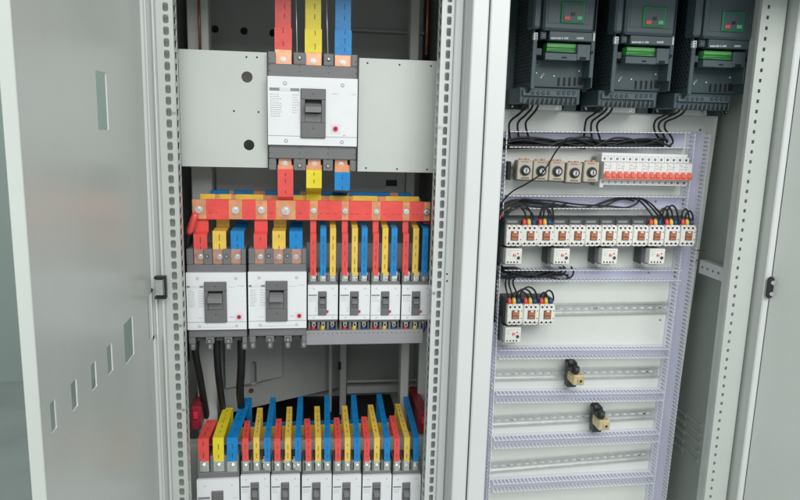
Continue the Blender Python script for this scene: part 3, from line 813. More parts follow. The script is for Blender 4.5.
# bottom row bars rise from the terminals and lean back to the lower busbars
lw_px = [(203.5, 218.5, 232.5)] + [(245.5, 256.5, 267.5), (277.5, 288, 298), (308.5, 318.2, 327.3), (338, 347.5, 357), (366.8, 376.8, 387), (396.8, 406.8, 416)]
LD = {'red': .085, 'yellow': .15, 'blue': .21}
top_px = {'red': [(212, 420), (247.5, 421), (279, 419), (307, 419), (336.5, 418), (364, 417), (392, 416)],
          'yellow': [(228, 408), (260, 408), (289.5, 407), (317, 406.5), (344.5, 406), (370.5, 405), (397.5, 404)],
          'blue': [(247, 398), (273, 397.5), (300.5, 397), (327, 396), (353.5, 395), (379, 394), (405, 393)]}
zl = {}
for k in range(7):
    GY = low[k][3]; wid = .026 if k == 0 else .0145
    for xp, cn in zip(lw_px[k], ('red', 'yellow', 'blue')):
        Yt = GY+.004; m = (lem if k == 0 else yel) if cn == 'yellow' else CN[cn]
        a = W(xp, 471, Yt); bnd = W(xp, 438 + (0 if cn != 'red' else 1), Yt); tp_ = top_px[cn][k]
        e = W(tp_[0], tp_[1]+1, Yt+LD[cn]); zl.setdefault(cn, []).append(e)
        a = Vector((W(xp, 452, Yt).x, Yt, a.z)); bnd = Vector((W(xp, 445, Yt).x, Yt, bnd.z))
        bb = bnd.lerp(e, .04)
        pts = [a, Vector((a.x, Yt, W(xp, 461, Yt).z)), bnd, e, e + Vector((0, .004, -.085))]
        bar(pts, wid, [steel, m, m, m], cn + ' strip leaning back from the ' + (('wide' if k == 0 else ORD[k-1] + ' narrow') if k < 6 else 'rightmost') + ' breaker of the bottom row', 'strips above the bottom row breakers', t=.005, printseg=[1, 2], seed=100+k*9+len(cn), boltat=(a.x, Yt-.0025, W(xp, 465.5, Yt).z), br=.0046 if k else .0055)
for cn in ('red', 'yellow', 'blue'):
    es = zl[cn]; z = sum(e.z for e in es)/len(es) - .070; Y = es[0].y + .008
    b = MB((es[0].x-.03, Y, z))
    z -= .02 if cn == 'blue' else 0
    b.box((es[0].x-.035, Y, z-.02), (.262, Y+.006, z+.016), tan if cn == 'red' else CN[cn], .001)
    tag(b.done('busbar'), {'red': 'bare copper busbar in front of the leaning strips at the bottom', 'yellow': 'yellow busbar in the middle behind the bottom row strips', 'blue': 'blue busbar at the rear behind the bottom row strips'}[cn], 'busbar', 'lower busbars')
for i, (x, y) in enumerate(((197, 410), (422, 415))):
    p = W(x, y, 1.70); b = MB(p)
    b.box((p.x-.013, 1.675, p.z-.045), (p.x+.013, 1.86, p.z+.02), maroon, .004); b.box((p.x-.006, 1.668, p.z-.012), (p.x+.006, 1.675, p.z+.008), redb, .002)
    tag(b.done('busbar_support'), ['dark red insulator carrying the left end of the lower busbars', 'dark red insulator at the right end of the lower busbars'][i], 'insulator', 'busbar supports')

# ---------------------------------------------------------------- cables in the left cabinet
def cable(pts, r, label, group=None, name='cable', m=None, sub=6, n=8, cat='cable', kids=()):
    q = [W(*p) for p in pts]; O = q[0].copy(); b = MB(O); b.tube(cat_rom(q, sub), r, m or cabin, n)
    o = b.done(name); tag(o, label, cat, group)
    for (pp, rr, mm) in kids:
        b = MB(O); b.tube(cat_rom([W(*p) for p in pp], 4), rr, mm, 10); b.done('sleeve', o)
    return o
cable([(197, 333, 1.615), (195.5, 352, 1.63), (199, 372, 1.66), (203, 395, 1.70), (207, 418, 1.75), (210, 440, 1.80)], .0088, 'thick black cable hanging from the left pole of the left medium breaker', 'thick black cables under the left medium breaker')
cable([(216.5, 333, 1.615), (217, 352, 1.63), (218.5, 375, 1.66), (221, 395, 1.70), (224, 420, 1.76), (226, 440, 1.80)], .0088, 'thick black cable from the middle pole of the left medium breaker', 'thick black cables under the left medium breaker')
cable([(241, 333, 1.615), (241.5, 352, 1.63), (241, 372, 1.66), (240, 392, 1.70), (242, 412, 1.75), (246, 440, 1.80)], .0100, 'thick black cable from the right pole of the left medium breaker', 'thick black cables under the left medium breaker')
cable([(189, 232, 1.600), (187, 245, 1.605), (185.5, 262, 1.615), (184.3, 290, 1.63), (185, 330, 1.64), (187, 360, 1.66)], .0078, 'black cable with a red sleeve dropping from the left end of the red busbar', None,
      kids=[([(196.0, 213, 1.594), (193, 221, 1.592), (189.2, 233.5, 1.599)], [.004, .0075, .0078, .0078, .0078, .0078, .0078, .0078, .0074], red)])

# ---------------------------------------------------------------- wiring ducts
def duct_h(pa, pb, wpx, label, group, depth=.043, ext=True):
    """duct between two pixel points (its centre line on the plate), width in m"""
    A = W(pa[0], pa[1], YP); B = W(pb[0], pb[1], YP); d = (B-A); L = d.length; d.normalize(); n = Vector((-d.z, 0, d.x))
    if n.z < 0 and abs(n.z) > abs(n.x): n = -n
    O = A.copy(); b = MB(O); hw = wpx/2
    def Q(s, t, dep): return A + d*s + n*t - Vector((0, dep, 0))
    def bx(s0, s1, t0, t1, d0, d1, m):
        b.add([Q(s0,t0,d0),Q(s1,t0,d0),Q(s1,t1,d0),Q(s0,t1,d0),Q(s0,t0,d1),Q(s1,t0,d1),Q(s1,t1,d1),Q(s0,t1,d1)],
              [(0,3,2,1),(4,5,6,7),(0,1,5,4),(1,2,6,5),(2,3,7,6),(3,0,4,7)], m)
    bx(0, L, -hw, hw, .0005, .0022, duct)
    for i in range(int(L/.1)): 
        pass
    base = b
    w1 = None
    o = b.done('wiring_duct'); tag(o, label, 'wiring duct', group)
    for sgn in (1, -1):
        b = MB(O); t0, t1 = (hw-.0016, hw) if sgn > 0 else (-hw, -hw+.0016)
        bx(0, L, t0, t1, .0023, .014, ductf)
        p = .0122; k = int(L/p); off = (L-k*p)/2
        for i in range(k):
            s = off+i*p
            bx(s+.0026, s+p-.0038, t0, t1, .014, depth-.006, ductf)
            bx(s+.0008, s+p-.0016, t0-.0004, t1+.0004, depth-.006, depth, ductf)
        b.done('slotted_wall', o)
    b = MB(O)
    for i in range(3):
        s = L*(.12+.36*i); c = Q(s, 0, .0022); b.screw(c, .0042)
    b.done('screw', o)
    return o
rows = [((504, 139), (684, 140), .044, 'horizontal duct full of black cables just under the drives', ),
        ((502, 200.5), (683, 201.5), .037, 'horizontal duct between the relays and the long contactor row'),
        ((500, 272.5), (675, 272.5), .033, 'horizontal duct just below the long row of contactors'),
        ((494, 350), (664, 349), .028, 'empty horizontal duct just below the three contactors'),
        ((491, 393.5), (659, 391.5), .027, 'empty horizontal duct between the two small black and brass devices'),
        ((490, 438.5), (654, 432), .027, 'empty horizontal duct below the lower black and brass device'),
        ((488, 481.5), (649, 473), .027, 'empty horizontal duct at the bottom of the plate')]
for pa, pb, w_, lab in rows: duct_h(pa, pb, w_, lab, 'horizontal wiring ducts on the plate')
duct_h((695, 132), (651.5, 500), .048, 'tall vertical duct down the right edge of the plate', 'vertical wiring ducts on the plate')
duct_h((495.5, 131), (478, 500), .044, 'vertical duct down the left edge of the plate beside the pale post', 'vertical wiring ducts on the plate')

# ---------------------------------------------------------------- DIN rails
def din(pa, pb, label):
    A = W(pa[0], pa[1], YP-.0022); B = W(pb[0], pb[1], YP-.0022); d = B-A; L = d.length; d.normalize(); n = Vector((-d.z, 0, d.x))
    if n.z < 0: n = -n
    O = A.copy(); b = MB(O)
    def Q(s, t, dep): return A + d*s + n*t - Vector((0, dep, 0))
    def bx(s0, s1, t0, t1, d0, d1, m=galv):
        b.add([Q(s0,t0,d0),Q(s1,t0,d0),Q(s1,t1,d0),Q(s0,t1,d0),Q(s0,t0,d1),Q(s1,t0,d1),Q(s1,t1,d1),Q(s0,t1,d1)],
              [(0,3,2,1),(4,5,6,7),(0,1,5,4),(1,2,6,5),(2,3,7,6),(3,0,4,7)], m)
    p = .0255; k = int(L/p); off = (L-k*p)/2
    if off > 1e-4: bx(0, off, -.0125, .0125, 0, .0012); bx(L-off, L, -.0125, .0125, 0, .0012)
    for i in range(k):
        s = off+i*p
        b.cell(s, s+p, -.0125, .0125, (s+p/2, 0, .0080, .0034, .0034), lambda u, v, dd: Q(u, v, dd), .0012, galv, 3)
    for sg in (1, -1):
        t0, t1 = sorted((sg*.0125, sg*.0137)); bx(0, L, t0, t1, 0, .0075)
        t0, t1 = sorted((sg*.0137, sg*.0185)); bx(0, L, t0, t1, .0063, .0075)
    o = b.done('mounting_rail'); tag(o, label, 'mounting rail', 'steel rails on the plate')
    b = MB(O)
    for f in (.12, .55, .93): b.screw(Q(L*f, 0, .0014), .0042)
    b.done('screw', o)
din((505.5, 171.5), (689, 172), 'steel rail behind the five beige relays and the white breaker strip')
din((503, 236), (686, 236), 'steel rail behind the long row of twelve contactors')
din((499.5, 309.5), (671, 307), 'steel rail carrying the three contactors at its left end')
din((493, 374), (658, 371), 'steel rail carrying the upper black and brass device')
din((492, 420.5), (655, 412.5), 'steel rail carrying the lower black and brass device')
din((489, 466.5), (650, 453.5), 'bare steel rail near the bottom of the plate')

# ---------------------------------------------------------------- variable speed drives
def make_drive():
    O = W(560, 108, YP); O.y = YP
    t = empty('motor_drive', O, '', 'motor drive', 'dark motor drives along the top of the plate')
    N = lambda: MB(O)
    b = N()
    b.pbox(507.5, -130, 590, 110.5, YP-.012, .0115, vfd, .002)
    for (x, y) in ((512, 106.5), (585, 107.5)):
        p = W(x, y, YP-.012); b.cyl((p.x, YP-.0145, p.z), .006, .0025, blackp, n=14); b.cyl((p.x, YP-.016, p.z), .003, .0016, steel, n=10)
    b.done('base', t)
    L0 = W(532, 60, 1.715).x; R0 = W(594, 60, 1.715).x
    ztop = W(560, -110, 1.715).z; zlow = W(560, 87, 1.715).z; zfoot = W(540, 104, 1.735).z
    side = N()
    side.box((L0, 1.715, zlow), (L0+.004, YP-.0125, ztop), vfds, .001)
    side.box((R0-.004, 1.715, zlow), (R0, YP-.0125, ztop), vfds, .001)
    side.box((L0+.004, YP-.03, zlow), (R0-.004, YP-.0125, ztop), vfds)
    side.box((L0+.004, 1.78, zlow-.0), (R0-.004, YP-.0301, zlow+.004), vfds)
    side.done('housing', t)
    vh = N(); kk = 0
    zz = zlow+.014
    while zz < ztop-.02:
        for j in range(8):
            y = 1.728 + j*.0165 + (.008 if kk % 2 else 0)
            if y < YP-.025:
                vh.cyl((L0-.0006, y, zz), .0042, .0007, vhole, axis='X', n=8, smooth=False)
        zz += .0095; kk += 1
    vh.done('vent_grille', t)
    b = N()   # front rims either side of the open wiring bay
    b.pbox(532, 40, 536.0, 89, 1.7148, .06, vfd, .001); b.pbox(590.5, 31, 594.5, 78, 1.7148, .05, vfd, .001)
    b.pbox(533, 54.5, 592, 88, 1.762, .02, vfdl if 0 else vfd, .002)
    for i, x in enumerate((558.5, 564, 569.3, 574.5)):
        b.pbox(x-.9, 77.5, x+1.3, 86, 1.7612, .0015, vhole)
    b.pbox(578, 77, 583, 85, 1.7612, .0015, vhole); b.pbox(534, 48, 542, 55, 1.730, .03, vfd, .001)
    b.pbox(534.5, 52, 544, 60, 1.7605, .0015, vhole)
    b.pbox(536, 60, 539.5, 66, 1.7605, .0015, vfdl); b.pbox(537, 61.5, 538.3, 64, 1.760, .0006, vhole)
    rnd = random.Random(4)
    for (x, y, r_) in ((542, 75.5, .004), (543.5, 74, .003), (554, 76, .002), (579, 71, .0022), (541, 77.5, .002), (536.5, 73, .002)):
        p = W(x, y, 1.761); b.cyl((p.x, 1.7600, p.z), r_, .0015, clab if r_ > .0023 else labw, n=7, smooth=False)
    b.done('wiring_bay', t)
    b = N()   # power terminal strip
    b.pbox(519.5, 88, 580, 104, 1.745, .12, vfd, .002)
    b.pbox(523, 90.5, 577.5, 96.5, 1.737, .008, vfdl, .001)
    b.pbox(523, 98.5, 577, 104.5, 1.742, .003, vfdl if 0 else vfd, .001)
    for i in range(9):
        x = 533+i*5.1
        if i not in (4,):
            p = W(x, 93.2, 1.737); b.cyl((p.x, 1.7362, p.z), .0046, .0008, vhole, n=12); b.cyl((p.x, 1.7357, p.z), .0026, .0006, vfdl, n=8)
    p = W(527.5, 91, 1.737); b.cyl((p.x, 1.7355, p.z), .0055, .0015, vhole, n=12)
    for i in range(11):
        x = 527.5+i*4.75
        a = W(x, 103, 1.7395); b.add([(a.x-.0042, 1.7395, a.z-.003), (a.x+.0028, 1.7395, a.z-.003), (a.x+.0052, 1.7395, a.z+.010), (a.x+.0005, 1.7395, a.z+.010)], [(0,1,2,3)], vhole)
        b.pbox(x+1.6, 98, x+2.5, 104.8, 1.738, .006, vfdl, .0005)
    b.done('power_terminals', t)
    b = N(); b.pbox(522, 103.8, 526.5, 110.3, YP-.045, .02, vfds, .001)
    b.pbox(529, 104.5, 562, 110, YP-.052, .035, mat('tinned_plate', (.78, .78, .76), .4, metal=.2, var=.05), .001); b.pbox(563, 104.5, 566, 110.5, YP-.045, .03, vfds, .001)
    p = W(556.5, 107.3, YP-.052); b.cyl((p.x, YP-.0535, p.z), .0052, .0016, steel, n=16); b.cyl((p.x, YP-.0538, p.z), .003, .0004, labw, n=12)
    b.done('earth_plate', t)
    b = N()   # upper front cover
    b.pbox(547.5, -120, 600, 31.2, 1.690, .05, vfdl, .006)
    b.pbox(552, -118, 594, 24.0, 1.6885, .0015, vfdl, .0006)
    b.done('front_cover', t)
    b = N(); b.pbox(537.2, -120, 545.8, 28.6, 1.696, .05, vfdl, .005); b.done('front_cover', t)
    b = N()
    b.pbox(561.5, 2, 585.5, 23.2, 1.6840, .0045, kgreen, .002)
    b.pbox(563.5, 4, 583.5, 21.8, 1.6825, .002, vfdl, .001)
    b.pbox(564.5, 15.8, 570, 19.8, 1.6805, .002, kred, .0008); b.pbox(577, 16, 582.5, 20.0, 1.6805, .002, klgreen, .0008)
    b.pbox(571.5, 12.5, 575.5, 15.5, 1.6805, .002, blackp, .0008)
    b.done('keypad', t)
    b = N()
    b.pbox(549.5, 31.6, 592.5, 40.8, 1.700, .035, vfdl, .0015)
    for (x0_, x1_) in ((551, 556), (557, 560.5), (562, 563), (564.5, 568), (577, 583)):
        xx = x0_
        while xx < x1_:
            b.pbox(xx, 37.3, xx+.9, 39.2, 1.6994, .0006, labw); xx += 1.4
    b.pbox(533.8, 32.5, 537.8, 40, 1.712, .01, labw, .0005)
    for yy in (34, 36.5, 38.5): b.pbox(535.5, yy, 537.0, yy+1, 1.7113, .0008, vhole)
    b.pbox(540.5, 31.5, 546.5, 39, 1.7085, .03, vfd, .001); b.pbox(541.5, 33, 546, 37.8, 1.707, .002, vfdl, .0008)
    b.pbox(593.2, 33, 595, 41, 1.712, .01, labw, .0004)
    b.done('lower_cover', t)
    b = N()
    b.pbox(546.8, 43.2, 576.3, 52.2, 1.722, .03, vgreen, .001)
    b.pbox(546.8, 47.4, 576.3, 48.3, 1.7205, .002, mat('terminal_green_dark', (.015, .10, .02), .5), .0003)
    for i in range(18):
        x = 547.8+i*1.58
        b.pbox(x, 44.4, x+.7, 46.4, 1.7212, .001, mat('terminal_green_light', (.25, .62, .22), .4)); b.pbox(x, 49.3, x+.8, 51.2, 1.7212, .001, mat('terminal_green_dark', (.015, .10, .02), .5))
    b.done('control_terminals', t)
    b = N()
    b.pbox(545.2, 53.0, 577, 60.2, 1.708, .03, vfdl, .001); b.pbox(577.4, 44.5, 590.3, 60.2, 1.710, .03, vfdl, .001)
    b.pbox(562, 56.8, 566.8, 58.4, 1.7074, .001, vhole); b.pbox(579.5, 57, 586, 60.4, 1.7094, .001, vhole)
    p = W(591.5, 52.5, 1.712); b.cyl((p.x, 1.709, p.z), .004, .003, vhole, n=12)
    b.done('terminal_door', t)
    return t
d0 = make_drive()
spx = W(627.5, 50, 1.72).x - W(547.3, 50, 1.72).x
for i in range(3):
    o = d0 if i == 0 else copy_tree(d0)
    if i: o.location = d0.location + Vector((spx*i, 0, W(627, 50, 1.72).z*0 - .0006*i))
    o['label'] = ['left dark slate motor drive beside the pale corner post', 'middle dark slate motor drive between the other two', 'right dark slate motor drive near the holed side rail'][i]

# ---------------------------------------------------------------- beige relays
def make_relay(px, py0, py1, first):
    YF = 1.795; O = W(px+7.5, (py0+py1)/2, YP-.01); O.y = YP-.01
    t = empty('timer_relay', O, '', 'relay', 'beige relays with round knobs')
    N = lambda: MB(O)
    b = N(); b.pbox(px, py0, px+15, py1, YF, .016, beige, .002); b.pbox(px+.1, py0+.3, px+14.8, py1+.1, YF+.0162, .029, olgrey, .001); b.done('body', t)
    b = N(); b.pbox(px-1.3, py0+1, px+14.6, py1+1, YF+.0455, .028, olgrey, .002)
    b.pbox(px+2, py0-1.8, px+6, py0+1, YF+.046, .01, pink, .001); b.pbox(px+8, py0-1.8, px+12, py0+1, YF+.046, .01, pink, .001)
    b.done('socket', t)
    b = N(); c = W(px+7.6, (py0+py1)/2+.3, YF)
    b.cyl((c.x, YF-.003, c.z), .0148, .003, cdk, n=28); b.cyl((c.x, YF-.0045, c.z), .0122, .0015, blackp, n=28)
    b.cyl((c.x, YF-.012, c.z), .0076, .0076, steel, n=22, r2=.0088); b.box((c.x-.0012, YF-.0126, c.z-.006), (c.x+.0012, YF-.012, c.z+.006), dkgap)
    b.done('knob', t)
    b = N(); 
    for (dx_, dy_) in ((1.3, 1.6), (13.3, 1.6)): 
        c = W(px+dx_, py0+dy_, YF); b.cyl((c.x, YF-.001, c.z), .0018, .001, pink, n=10)
    b.pbox(px+3.5, py1-2.6, px+11.5, py1-1.4, YF-.0004, .0006, brn)
    b.pbox(px+4, py0+1.2, px+11, py0+1.9, YF-.0004, .0006, brn)
    b.done('face_print', t)
    return t
for i, (px, dy) in enumerate(((517.5, 0), (533.5, .5), (549.6, 1.0), (566.8, 2.8), (584, 1.8))):
    o = make_relay(px, 160.2+dy, 180+dy, i == 0)
    o.rotation_euler.y = math.radians((.5, -.6, .4, 1.2, -.8)[i])
    o['label'] = ['beige relay with silver knob at the left end of its row of five', 'beige relay, second from left, right behind the thin diagonal wire', 'middle beige relay with silver knob in the row of five', 'beige relay sitting slightly lower than its four neighbours', 'beige relay with silver knob touching the white breaker strip'][i]
p = W(507, 171, YP-.02); b = MB(p); b.pbox(502.5, 165, 508, 177, YP-.022, .012, galv, .001); b.pbox(508, 161.5, 511, 180, YP-.055, .04, blackp, .001); tag(b.done('end_clamp'), 'black and steel end clamp left of the beige relays', 'clamp')
# ---------------------------------------------------------------- miniature breakers
def make_mcb():
    YF = 1.80; sc = W(602.5, 172, YF); w = (W(692, 172, YF).x - W(603.5, 172, YF).x)/7
    x0 = W(603.5, 172, YF).x; O = Vector((x0+w/2, YP-.01, sc.z)); t = empty('miniature_breaker', O, '', 'circuit breaker', 'strip of seven two-pole miniature breakers')
    Zp = lambda y: W(646, y, YF).z
    N = lambda: MB(O)
    b = N(); g = .0004
    prof = [(YP-.012, Zp(157.2)), (YF+.020, Zp(157.2)), (YF+.020, Zp(162.0)), (YF+.0, Zp(163.2)), (YF, Zp(178.5)), (YF+.020, Zp(180)), (YF+.020, Zp(186)), (YP-.012, Zp(186))]
    for k in (0, 1):
        xa, xb_ = x0+g+k*w/2, x0+(k+1)*w/2-g; n = len(prof)
        b.add([(xa, y, z) for y, z in prof] + [(xb_, y, z) for y, z in prof], [tuple(range(n)), tuple(range(n, 2*n))] + [(i, (i+1) % n, n+(i+1) % n, n+i) for i in range(n)], mcbw)
    b.done('body', t)
    for k in (0, 1):
        xc = x0+(k+.5)*w/2
        b = N(); b.cyl((xc, YF+.0192, Zp(159.8)), .0034, .0009, dkgap, n=12); b.cyl((xc, YF+.0192, Zp(183.2)), .0034, .0009, dkgap, n=12)
        b.cyl((xc, YF+.0188, Zp(159.8)), .0018, .0004, steel, n=10); b.cyl((xc, YF+.0188, Zp(183.2)), .0018, .0004, steel, n=10)
        b.done('terminal', t)
    b = N(); b.box((x0+.003, YF-.0003, Zp(166)), (x0+.008, YF, Zp(165.2)), mcbr); b.box((x0+.011, YF-.0003, Zp(167)), (x0+.024, YF, Zp(166.7)), txt); b.box((x0+.011, YF-.0003, Zp(169)), (x0+.020, YF, Zp(168.7)), txt)
    b.box((x0+.003, YF-.0003, Zp(169.2)), (x0+.009, YF, Zp(168.8)), txt); b.done('marking', t)
    b = N()
    b.box((x0+.0004, YF-.0052, Zp(179.8)), (x0+w-.0004, YF-.0002, Zp(174.0)), mcbr, .001)
    for k in (0, 1):
        xc = x0+(k+.5)*w/2; b.box((xc-.0058, YF-.010, Zp(177.6)), (xc+.0058, YF-.0043, Zp(173.6)), mcbr, .0015); b.box((xc-.0058, YF-.004, Zp(174.5)), (xc+.0058, YF-.0002, Zp(171.8)), mcbr, .001)
    b.done('toggle', t)
    return t, w
m0, mw_ = make_mcb()
for i in range(7):
    o = m0 if i == 0 else copy_tree(m0)
    o.location = m0.location + Vector((mw_*i, 0, 0)) if i else m0.location
    o['label'] = ['leftmost red-handled miniature breaker, next to the beige relays'] [0] if i == 0 else ('rightmost red-handled miniature breaker beside the vertical duct' if i == 6 else ORD[i] + ' red-handled miniature breaker from the left in the white strip')
p = W(646, 155, 1.83); b = MB(p); b.pbox(602, 153.6, 688, 156.9, 1.822, .035, mat('comb_white', (.78, .80, .84), .3, var=.02), .0015)
tag(b.done('comb_busbar'), 'white insulated comb bar along the top of the miniature breakers', 'comb busbar')
p = W(599, 175, 1.84); b = MB(p); b.pbox(595.8, 157, 603, 186, 1.84, .036, olgrey, .002); b.pbox(599.5, 184.5, 603.3, 187.5, 1.82, .02, labw, .001); tag(b.done('end_clamp'), 'grey spacer block between the last beige relay and the white strip', 'clamp')

# ---------------------------------------------------------------- contactors
CW = (W(681, 236, 1.78).x - W(507, 236, 1.78).x)/11 + .0008
def make_contactor(px, yt, yb, top=.017, lugs=False, label='', group=''):
    YF = 1.78; c = W(px+7.4, (yt+yb)/2, YF); h = W(px, yt, YF).z - W(px, yb, YF).z
    O = Vector((c.x, YP-.008, c.z)); t = empty('contactor', O, label, 'contactor', group); t.rotation_euler.y = math.radians(random.uniform(-.6, .6))
    x0 = c.x-CW/2+.0009; x1 = c.x+CW/2-.0009; z0 = c.z-h/2; z1 = c.z+h/2; N = lambda: MB(O)
    b = N(); b.box((x0, YF, z0+h*.12), (x1, YF+.018, z1-h*.12), cw, .0012)
    # crenellated upper and lower terminal rims
    for k in range(3):
        xc = x0+(x1-x0)*(.17+.29*k); hw = .0056
        b.box((xc-hw, YF+.0012, z1-h*.12), (xc+hw, YF+.018, z1), cw, .001); b.box((xc-hw, YF+.0012, z0), (xc+hw, YF+.018, z0+h*.12), cw, .001)
    b.box((x0+.0005, YF+.004, z0+h*.03), (x1-.0005, YF+.0175, z1-h*.03), cw)
    b.done('front_housing', t)
    b = N(); b.box((x0-.0003, YF+.0182, z0-.002), (x1+.0003, YP-.0145, z1+top), cdk, .0015)
    b.box((x0+.006, YF+.0174, z1+.0035), (x1-.010, YF+.0183, z1+top*.65), clab, .0004)
    b.done('base', t)
    b = N(); 
    b.box((c.x-.0105, YF-.0015, c.z-.013), (c.x+.0115, YF-.0002, c.z+.0135), brn, .0005)
    b.box((c.x-.0090, YF-.0050, c.z-.0025), (c.x+.0100, YF-.0015, c.z+.0085), ora, .0012)
    b.box((c.x-.0078, YF-.0032, c.z-.0112), (c.x+.0088, YF-.0015, c.z-.0042), ora, .0008)
    b.box((c.x-.004, YF-.0054, c.z+.0088), (c.x+.005, YF-.0015, c.z+.0128), cw, .0005)
    b.done('indicator', t)
    b = N()
    for k in range(3):
        xc = x0+(x1-x0)*(.17+.29*k)
        for zz in (z1-h*.135, z0+h*.135): b.cyl((xc, YF-.0006, zz), .0030, .0008, dkgap, n=10)
    for zz in (.68, .32): b.cyl((x1-.0045, YF-.0005, z0+h*zz), .0016, .0006, dkgap, n=8)
    b.cyl((x0+.003, YF-.0005, z0+h*.45), .0008, .0006, dkgap, n=6)
    b.done('terminal', t)
    if lugs:
        for k, m in enumerate((red, yel, mat('lug_navy', (.015, .07, .24), .4))):
            xc = x0+(x1-x0)*(.17+.29*k); b = N(); b.tube([(xc, YF+.009, z1-.001), (xc-.0005, YF+.010, z1+.009), (xc, YF+.015, z1+.0135)], [.0056, .0056, .0048], m, 10); b.done('sleeve', t)
    return t
for i in range(12):
    px = 507 + (681 - 507)/11*i
    make_contactor(px, 225.3, 246.4, lugs=i in (1, 2, 9, 10, 11), label=('leftmost' if i == 0 else 'rightmost' if i == 11 else ORD[i]) + (' white contactor' if i in (0, 11) else ' white contactor from the left') + ' in the long upper row of twelve', group='upper row of contactors')
for i in range(3):
    make_contactor(507.8+i*16.0, 304.3, 325.2, top=.011, lugs=True, label=['left', 'middle', 'right'][i] + ' contactor of the lower row of three with coloured wire sleeves', group='lower row of contactors')
def make_overload(px, yt, yb, label, group):
    YF = 1.785; c = W(px+8.5, (yt+yb)/2, YF); h = .0445
    O = Vector((c.x, YP-.01, c.z)); t = empty('overload_relay', O, label, 'overload relay', group); N = lambda: MB(O)
    x0, x1 = c.x-.0235, c.x+.0235; z0, z1 = c.z-h/2, c.z+h/2
    b = N(); b.box((x0, YF, z0), (x1, YF+.024, z1), cw, .0015); b.done('front_housing', t)
    b = N(); b.box((x0-.001, YF+.0242, z0-.003), (x1-.002, YF+.05, z1-.002), olgrey if 0 else clab, .002); b.box((x0-.003, YF+.0505, z0-.010), (x1-.004, YP-.006, z1+.02), cdk, .002)
    b.box((x0+.001, YF+.02, z0-.011), (x1-.012, YF+.05, z0-.0032), labw, .001)
    b.done('base', t)
    b = N(); b.cyl((c.x+.0015, YF-.003, c.z+.004), .0040, .003, redb, n=16); b.box((c.x+.0005, YF-.0034, c.z), (c.x+.0025, YF-.003, c.z+.008), labw); b.done('dial', t)
    b = N(); b.cyl((c.x+.0135, YF-.002, c.z-.004), .0046, .002, cdk, n=16); b.box((c.x+.010, YF-.0024, c.z+.007), (c.x+.013, YF, c.z+.010), redb); b.done('reset_button', t)
    b = N()
    for k in range(4): b.cyl((x0+.007+k*.0092, YF-.0006, z0+.006), .0024, .0008, dkgap, n=10)
    text_lines(b, x0+.004, x1-.006, z1-.005, 1, .003, YF, 5, th=.0006); text_lines(b, x0+.004, x0+.016, z1-.010, 3, .004, YF, 6, th=.0005)
    b.done('terminal', t); return t
for i, px in enumerate((505.3, 553.3, 601.3, 648.8)):
    make_overload(px, 248.5, 264.5, ['leftmost overload relay hanging under the first upper contactor', 'overload relay hanging under the upper row, second from left', 'overload relay hanging under the upper row, third from left', 'rightmost overload relay hanging under the upper row'][i], 'overload relays under the upper contactors')
make_overload(504.5, 327.5, 343, 'overload relay hanging under the left contactor of the lower row of three', 'overload relays under the upper contactors')

# ---------------------------------------------------------------- small black and brass devices on the rails
def make_valve(px, py, label):
    O = W(px, py+12, YP-.015); O.y = YP-.014
    t = empty('rail_device', O, label, 'rail device', 'small black and brass devices on the rails'); N = lambda: MB(O)
    b = N(); b.pbox(px-7, py-10, px+2, py+13.5, YP-.040, .026, cdk, .002)
    b.pbox(px-6.5, py-12.5, px+3, py-5, YP-.060, .036, blackp, .006); b.pbox(px-2.5, py-7.5, px+5.5, py+1, YP-.080, .05, blackp, .006)
    b.done('body', t)
    b = N(); 
    for (dx_, dy_) in ((-1.3, -9.5), (2.2, -4.4)):
        c = W(px+dx_, py+dy_, YP-.081); b.cyl((c.x, (YP-.0612 if dy_ < -6 else YP-.0812), c.z), .0042, .0012, labw if 0 else clab, n=14); b.cyl((c.x, (YP-.0618 if dy_ < -6 else YP-.0818), c.z), .0030, .0006, blackp, n=12)
    b.done('plug_hole', t)
    b = N(); b.pbox(px-1.5, py+1.5, px+9.5, py+11.5, YP-.082, .05, brass, .0025)
    b.pbox(px-4, py+2, px-1.8, py+8, YP-.07, .03, brass, .001)
    c = W(px+5.2, py+6.8, YP-.082)
    b.cyl((c.x, YP-.0865, c.z), .0078, .0045, brass, n=18, r2=.009); b.cyl((c.x, YP-.0872, c.z), .0045, .0008, mat('brass_hole', (.10, .05, .03), .5), n=14)
    for (a_, c_) in ((-.012, .011), (.012, .011), (-.012, -.011), (.012, -.011)):
        b.cyl((c.x+a_*.9, YP-.0835, c.z+c_*.9), .0017, .0016, steel, n=8)
    b.done('brass_block', t)
make_valve(575, 374, 'black plug with a brass block on the upper of the two bare rails')
make_valve(600.5, 419, 'black plug with a brass block on the rail lower down, further right')

# ---------------------------------------------------------------- wires
R1 = .0030
def wset(base, dx, label, group):
    pass
drv = 'black wires dropping from the drives'
dn = ['left', 'middle', 'right']
paths = {0: [[(529.5, 101), (526, 107), (519, 114), (511.5, 120), (509, 126), (510, 138)], [(534, 102), (531, 109), (525, 115.5), (519, 121), (517.5, 127), (519, 139)], [(539, 103), (536, 110), (530, 117), (526, 122), (526, 128), (529, 139)]],
         1: [[(604, 101), (602, 108), (594, 114), (587, 119), (585, 126), (584, 138)], [(608.5, 102), (606, 110), (599, 116), (592.5, 121), (591, 128), (592, 139)], [(613.5, 103), (611, 111), (605, 117), (598.5, 122), (597, 128), (600, 139)]],
         2: [[(677, 105), (673, 110), (665, 115), (656, 120), (654, 128), (658, 137), (664, 141)], [(681.5, 106), (678, 112), (668, 117), (660, 122), (659, 129), (664, 136), (667, 143)], [(686, 107), (683, 113), (675, 118), (666, 122), (665, 129), (670, 135), (673, 142), (668, 147)]]}
